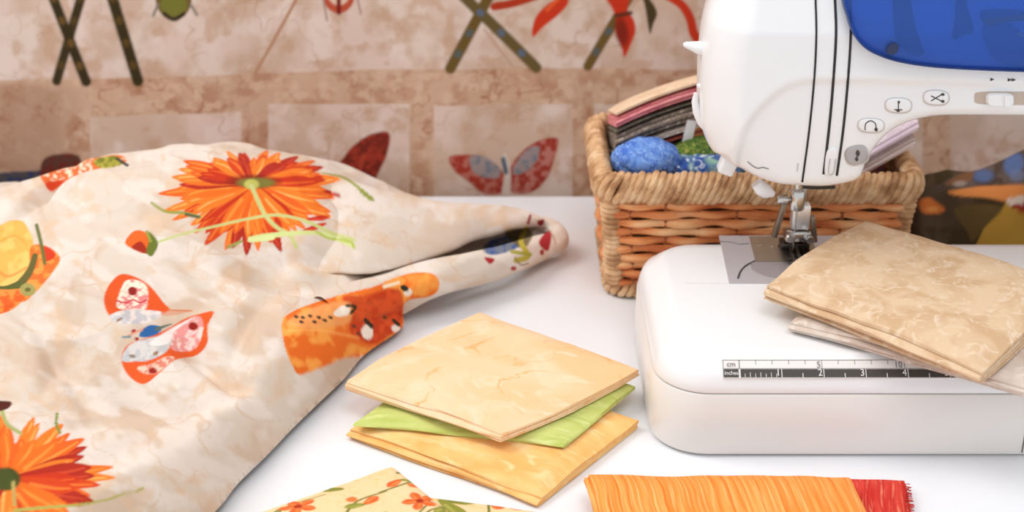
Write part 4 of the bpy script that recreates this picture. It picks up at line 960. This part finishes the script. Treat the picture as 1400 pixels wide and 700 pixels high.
def closed_tube(bm, pts, rad, n=8, seg=None):
    N = len(pts); rings = []
    for i in range(N):
        p = Vector(pts[i]); t = (Vector(pts[(i+1) % N])-Vector(pts[i-1])).normalized()
        up = Vector((0, 0, 1)) if abs(t.z) < .95 else Vector((1, 0, 0)); a = t.cross(up).normalized(); b_ = a.cross(t)
        r_ = rad[i] if hasattr(rad, '__len__') else rad
        rings.append([bm.verts.new(p+(a*math.cos(2*math.pi*k/n)+b_*math.sin(2*math.pi*k/n))*r_) for k in range(n)])
    for i in range(N):
        j = (i+1) % N
        for k in range(n): bm.faces.new((rings[i][k], rings[i][(k+1) % n], rings[j][(k+1) % n], rings[j][k]))
def coil(bm, path, closed, turns, rw, rh, cr, tilt=0.0, n=7, per=14, jit=.10):
    """cord wound round a path: rw sideways, rh vertical half sizes"""
    P = np.array([tuple(p) for p in path]); 
    if closed: P = np.vstack([P, P[:1]])
    seg = np.linalg.norm(np.diff(P, axis=0), axis=1); cum = np.r_[0, np.cumsum(seg)]; Lt = cum[-1]
    M = int(turns*per); t = np.linspace(0, Lt, M, endpoint=not closed); pts = []; rr = []
    C3 = np.stack([np.interp(t, cum, P[:, k]) for k in range(3)], 1); T2 = np.gradient(C3, axis=0)
    if closed: T2[0] = C3[1]-C3[-1]; T2[-1] = C3[0]-C3[-2]
    rj = random.Random(int(turns)); js = [rj.uniform(1-jit, 1+jit) for _ in range(int(turns)+2)]
    for i in range(M):
        tt = Vector(T2[i]).normalized(); up = Vector((0, 0, 1)) if abs(tt.z) < .8 else Vector((0, 1, 0))
        a = tt.cross(up).normalized(); b_ = a.cross(tt); an = 2*math.pi*i/per
        s = js[int(i/per)]; v = Vector(C3[i])+a*math.cos(an)*rw*s+b_*math.sin(an)*rh*s + tt*tilt*math.sin(an)
        pts.append(v); rr.append(cr*(.9+.2*vn1(i*.35)))
    if closed: closed_tube(bm, pts, rr, n)
    else: add_tube(bm, pts, rr, n)
def vn1(x):
    i = math.floor(x); f = x-i; h = lambda k: (math.sin(k*12.9898)*43758.5453) % 1.0
    return h(i)*(1-f)+h(i+1)*f
# dark inner liner walls
bm = bmesh.new(); n_ = None; rings = []
for z in (.004, .05, .098):
    P = kplan(z, -.004); P = P[np.linspace(0, len(P)-1, 120).astype(int)]; rings.append([bm.verts.new((x, y, z+T)) for x, y in P])
for i in range(2):
    for k in range(120): bm.faces.new((rings[i][k], rings[i][(k+1) % 120], rings[i+1][(k+1) % 120], rings[i+1][k]))
bm.faces.new(rings[0]); bm_obj('liner', bm, wd_, bk)
# horizontal willow strands, woven in and out round the stakes
bm = bmesh.new(); rows = 11
for r_ in range(rows):
    z = .013+r_*(.083-.013)/(rows-1); P = kplan(z, .0, .003); n = len(P); st = resample(P, .003); n = len(st)
    rj = random.Random(r_*3+1); ph = rj.uniform(0, 6); per_ = .038
    A = []; rad = []
    nr = inset(st, 1)-st
    for i in range(n):
        s = i*.003; wv = math.sin(2*math.pi*s/per_+(r_ % 2)*math.pi)*.0021
        A.append((st[i][0]-nr[i][0]*wv, st[i][1]-nr[i][1]*wv, z+T+.0016*(vn1(s*55+ph*7)-.5))); rad.append(.0032*(.82+.4*vn1(s*70+ph)))
    closed_tube(bm, A, rad, 8)
bm_obj('woven_side', bm, ws, bk)
bm = bmesh.new()
P0, P1 = kplan(.008, 0), kplan(.095, 0)
Lp = len(P1); 
for k in range(26):
    i0 = int(k/26*len(P0)); i1 = int(k/26*len(P1)); add_tube(bm, [(P0[i0][0], P0[i0][1], T+.008), (P1[i1][0], P1[i1][1], T+.095)], .0016, 7)
bm_obj('stakes', bm, plain('stake_brown', (150, 84, 46), .6), bk)
bm = bmesh.new(); coil(bm, [(x, y, T+.0905) for x, y in kplan(.09, .001)], True, 136, .0058, .0098, .0030, .0035); bm_obj('rim', bm, wk, bk)
bm = bmesh.new(); coil(bm, [(x, y, T+.0062) for x, y in kplan(.006, .0)], True, 118, .0036, .0036, .0026, .001); bm_obj('base_braid', bm, wk, bk)
for (fx, fy) in ((0, 0), (1, 0), (1, 1), (0, 1)):
    def cpt(z):
        k = (.103-z)*.085; i_ = .0036
        return (kx0+k+i_ if fx == 0 else kx1-k-i_, ky0+k*.3+i_ if fy == 0 else ky1-k*.3-i_, T+z)
    bm = bmesh.new(); coil(bm, [cpt(z) for z in np.linspace(.010, .082, 10)], False, 17, .0052, .0052, .0027, 0); bm_obj('corner_binding', bm, wk, bk)

# things in the basket ----------------------------------------------------
def scrap(name, cx_, cy_, z0, z1, lx, ly, rotz, tilt, c0, c1, c2, label, cat='folded fabric', layers=4, seed=1, sag=0.0, grp=None, sc=30, tilty=0.0, wav=1.0):
    ca, sa = math.cos(rotz), math.sin(rotz)
    def w(u, v): return (cx_+u*ca-v*sa, cy_+u*sa+v*ca)
    quad = [w(-lx/2, -ly/2), w(lx/2, -ly/2), w(lx/2, ly/2), w(-lx/2, ly/2)]
    lf = lambda U, SV: (U-.5)*lx*math.tan(tilt)+(SV-.5)*ly*math.tan(tilty)-sag*(2*U-1)**2
    o = folded(name, quad, z0, z1, cloth('scrap_'+str(seed), c0, c1, c2, sc, dist=1.5), label, layers, 0, seed, 0, None, grp, 50, lift=lf, wav=wav)
    o['category'] = cat; return o
g = 'folded cottons packed in the basket'
X0 = .139; YB_ = 1.030
# stack on the left, back of the basket: from the bottom up
lay = [((78, 52, 40), (110, 70, 60), (60, 40, 30), 'dark brown folded cotton at the bottom of the basket stack with a red edge'),
       ((150, 66, 56), (120, 60, 50), (170, 90, 76), 'dull red folded cotton low in the basket stack'),
       ((216, 196, 180), (180, 160, 150), (232, 220, 208), 'pale beige folded cotton in the middle of the basket stack'),
       ((140, 122, 108), (104, 92, 84), (192, 176, 162), 'grey brown speckled folded cotton in the basket stack, below the green-grey one'),
       ((112, 108, 90), (90, 86, 78), (150, 140, 124), 'green-grey folded cotton just under the pink one in the basket'),
       ((226, 146, 150), (206, 110, 120), (236, 160, 146), 'pink folded cotton near the top of the basket stack'),
       ((232, 202, 172), (222, 186, 152), (240, 214, 188), 'cream folded cotton topmost on the basket stack')]
hts = [.012, .003, .006, .0125, .003, .0085, .0036]
z = .093
for i, ((c0, c1, c2, lb), h) in enumerate(zip(lay, hts)):
    scrap('folded_scrap_fabric', .145, 1.036, z, z+h, .135, .075, R(1), R(14), c0, c1, c2, lb, 'folded fabric', 2 if h < .008 else 4, 41+i, .009, g, 60, R(-17), .12)
    z += h+.0012
scrap('folded_scrap_fabric', .150, 1.036, .006, .042, .12, .07, 0, 0, (96, 74, 62), (120, 96, 80), (84, 64, 54), 'thick brown folded cloth deep in the basket under the whole stack', 'folded fabric', 8, 55, 0, g, 60, 0, .1)
# blue rolled scrap and others in front
def bundle(name, c, rx, ry, rz, cols, label, seed, rot=0.0, cat='fabric scrap'):
    bm = bmesh.new(); bmesh.ops.create_icosphere(bm, subdivisions=5, radius=1)
    co = np.array([v.co[:] for v in bm.verts]); n = fbm(co[:, 0]*2.2+5+co[:, 2], co[:, 1]*2.2+co[:, 2]*1.5, seed, 3)-.5
    n2 = 1-np.abs(2*fbm(co[:, 0]*3+co[:, 2]*2, co[:, 1]*3-co[:, 2], seed+9, 2)-1)
    s = 1+.22*n+.10*(n2**2-.5)
    p = co*s[:, None]*np.array([rx, ry, rz]); ca, sa = math.cos(rot), math.sin(rot)
    q = np.c_[p[:, 0]*ca-p[:, 2]*sa, p[:, 1], p[:, 0]*sa+p[:, 2]*ca]+np.array(c)
    for v, a in zip(bm.verts, q): v.co = a
    m = cloth('bundle_'+str(seed), cols[0], cols[1], cols[2], cols[3] if len(cols) > 3 else 70, src='Object', dist=1.2)
    return tag(bm_obj(name, bm, m, None), label, cat)
def aty(px, py, Y): return at_y(px, py, Y)
bundle('blue_fabric_bundle', aty(881, 219, .985), .0255, .018, .0165, ((112, 152, 220), (74, 114, 200), (160, 192, 236), 90), 'bundled sky blue patterned scrap at the left front inside the basket', 3, .05)
bundle('green_fabric_bundle', aty(962, 203, 1.0), .032, .020, .010, ((104, 130, 44), (60, 92, 42), (176, 170, 84), 90), 'crumpled dark green scrap beside the blue bundle in the basket', 5, .22)
bundle('striped_fabric_bundle', aty(972, 229, .985), .036, .018, .0125, ((52, 84, 160), (150, 190, 170), (228, 236, 240), 55), 'crumpled blue, green and white scrap in front of the green one in the basket', 7, .0)
bundle('navy_fabric_bundle', aty(1060, 232, .99), .040, .022, .015, ((60, 52, 70), (40, 44, 84), (96, 40, 48), 55), 'dark navy scrap in the basket behind the machine head', 8, .0)
bundle('orange_fabric_bundle', aty(956, 180, 1.012), .016, .011, .011, ((222, 150, 92), (206, 122, 66), (232, 176, 120), 60), 'small orange scrap in the basket beside the white card', 9, -.4)
bm = bmesh.new(); add_box(bm, aty(942, 181, 1.0), (.0075, .003, .020), Matrix.Rotation(R(10), 3, 'Y'), .0008); tag(bm_obj('white_card', bm, plain('white_paper', (232, 228, 226), .8)), 'small white card standing up between the scraps in the basket', 'card')
bundle('dark_fabric_bundle', aty(1222, 248, 1.03), .020, .018, .0165, ((52, 34, 34), (110, 40, 30), (36, 40, 58), 60), 'dark red and black scrap at the right end of the basket', 11, .25)
for i, (dz, col, lb) in enumerate(((0, ((236, 220, 216), (226, 206, 200), (244, 232, 228)), 'off-white folded cotton leaning in the right end of the basket, lower of two'), (.0125, ((236, 222, 232), (226, 206, 220), (244, 234, 240)), 'pale pink folded cotton leaning in the right end of the basket, upper of two'))):
    scrap('pale_folded_fabric', .268+.001*i, 1.0, .096+dz, .1045+dz, .060, .045, R(0), R(33), *col, lb, 'folded fabric', 4, 61+i, 0, 'pale folded cottons at the right end of the basket', 40, R(6), .05)

# ------------------------------------------------------------ patchwork heap behind the machine at the right
def patch():
    ctrl = [(1262, 282, .045), (1300, 262, .055), (1340, 246, .062), (1366, 232, .066), (1400, 208, .075), (1450, 200, .075), (1290, 300, .035), (1330, 290, .042), (1400, 265, .06), (1460, 280, .05), (1400, 300, .04)]
    extra = [(.33, .99, .02), (.5, .98, .02), (.6, 1.0, .03), (.6, 1.08, .04), (.45, 1.14, .03), (.36, 1.12, .02)]
    O = smooth_poly([(.309, 1.00), (.318, .962), (.36, .945), (.45, .94), (.56, .95), (.62, 1.0), (.62, 1.08), (.55, 1.13), (.45, 1.14), (.38, 1.125), (.335, 1.09), (.312, 1.05)], 6)
    V, Fc = heap(ctrl, extra, O, .0011, .02, (), .002)
    Q = proj(V); p = Paint(Q, (60, 46, 22)); p.mott((84, 66, 48), 30, .4, .6, .8, 3)
    p.poly([(1276, 262), (1300, 244), (1330, 233), (1352, 222), (1380, 200), (1420, 190), (1440, 262), (1340, 262), (1300, 258)], (98, 84, 76), 3, 1, True, (76, 60, 50), 12)
    p.ell((1344, 240), 14, 9, 0, (84, 100, 140), 6); p.ell((1386, 224), 13, 16, .5, (84, 104, 150), 6); p.ell((1390, 240), 10, 8, 0, (110, 120, 150), 5, .7)
    p.poly([(1292, 252), (1310, 240), (1330, 234), (1328, 246), (1310, 252)], (128, 84, 50), 3, .8); p.ell((1312, 251), 9, 4, -.1, (156, 136, 124), 3)
    p.poly([(1296, 262), (1330, 256), (1356, 254), (1420, 254), (1440, 275), (1395, 280), (1376, 276), (1345, 270), (1312, 268)], (222, 140, 74), 2.5)
    p.poly([(1376, 274), (1386, 270), (1420, 267), (1420, 280), (1384, 282)], (226, 206, 190), 2.5)
    p.poly([(1380, 281), (1430, 280), (1430, 310), (1402, 296)], (156, 36, 22), 2)
    p.poly([(1375, 278), (1395, 290), (1412, 302), (1412, 345), (1330, 345), (1345, 312)], (182, 140, 54), 2, 1, False)
    p.poly([(1306, 284), (1370, 282), (1345, 312), (1330, 330), (1322, 316)], (98, 78, 40), 4, .9)
    p.poly([(1255, 275), (1270, 270), (1280, 276), (1292, 286), (1284, 292), (1262, 291)], (204, 112, 54), 2.5); p.ell((1275, 286), 8, 3, 0, (232, 160, 80), 3, .8)
    tag(np_obj('patchwork_bundle', V, Fc, M_print, None, p.col), 'dark patchwork fabric heap with orange, mustard and blue patches, at the right behind the machine', 'fabric')
patch()
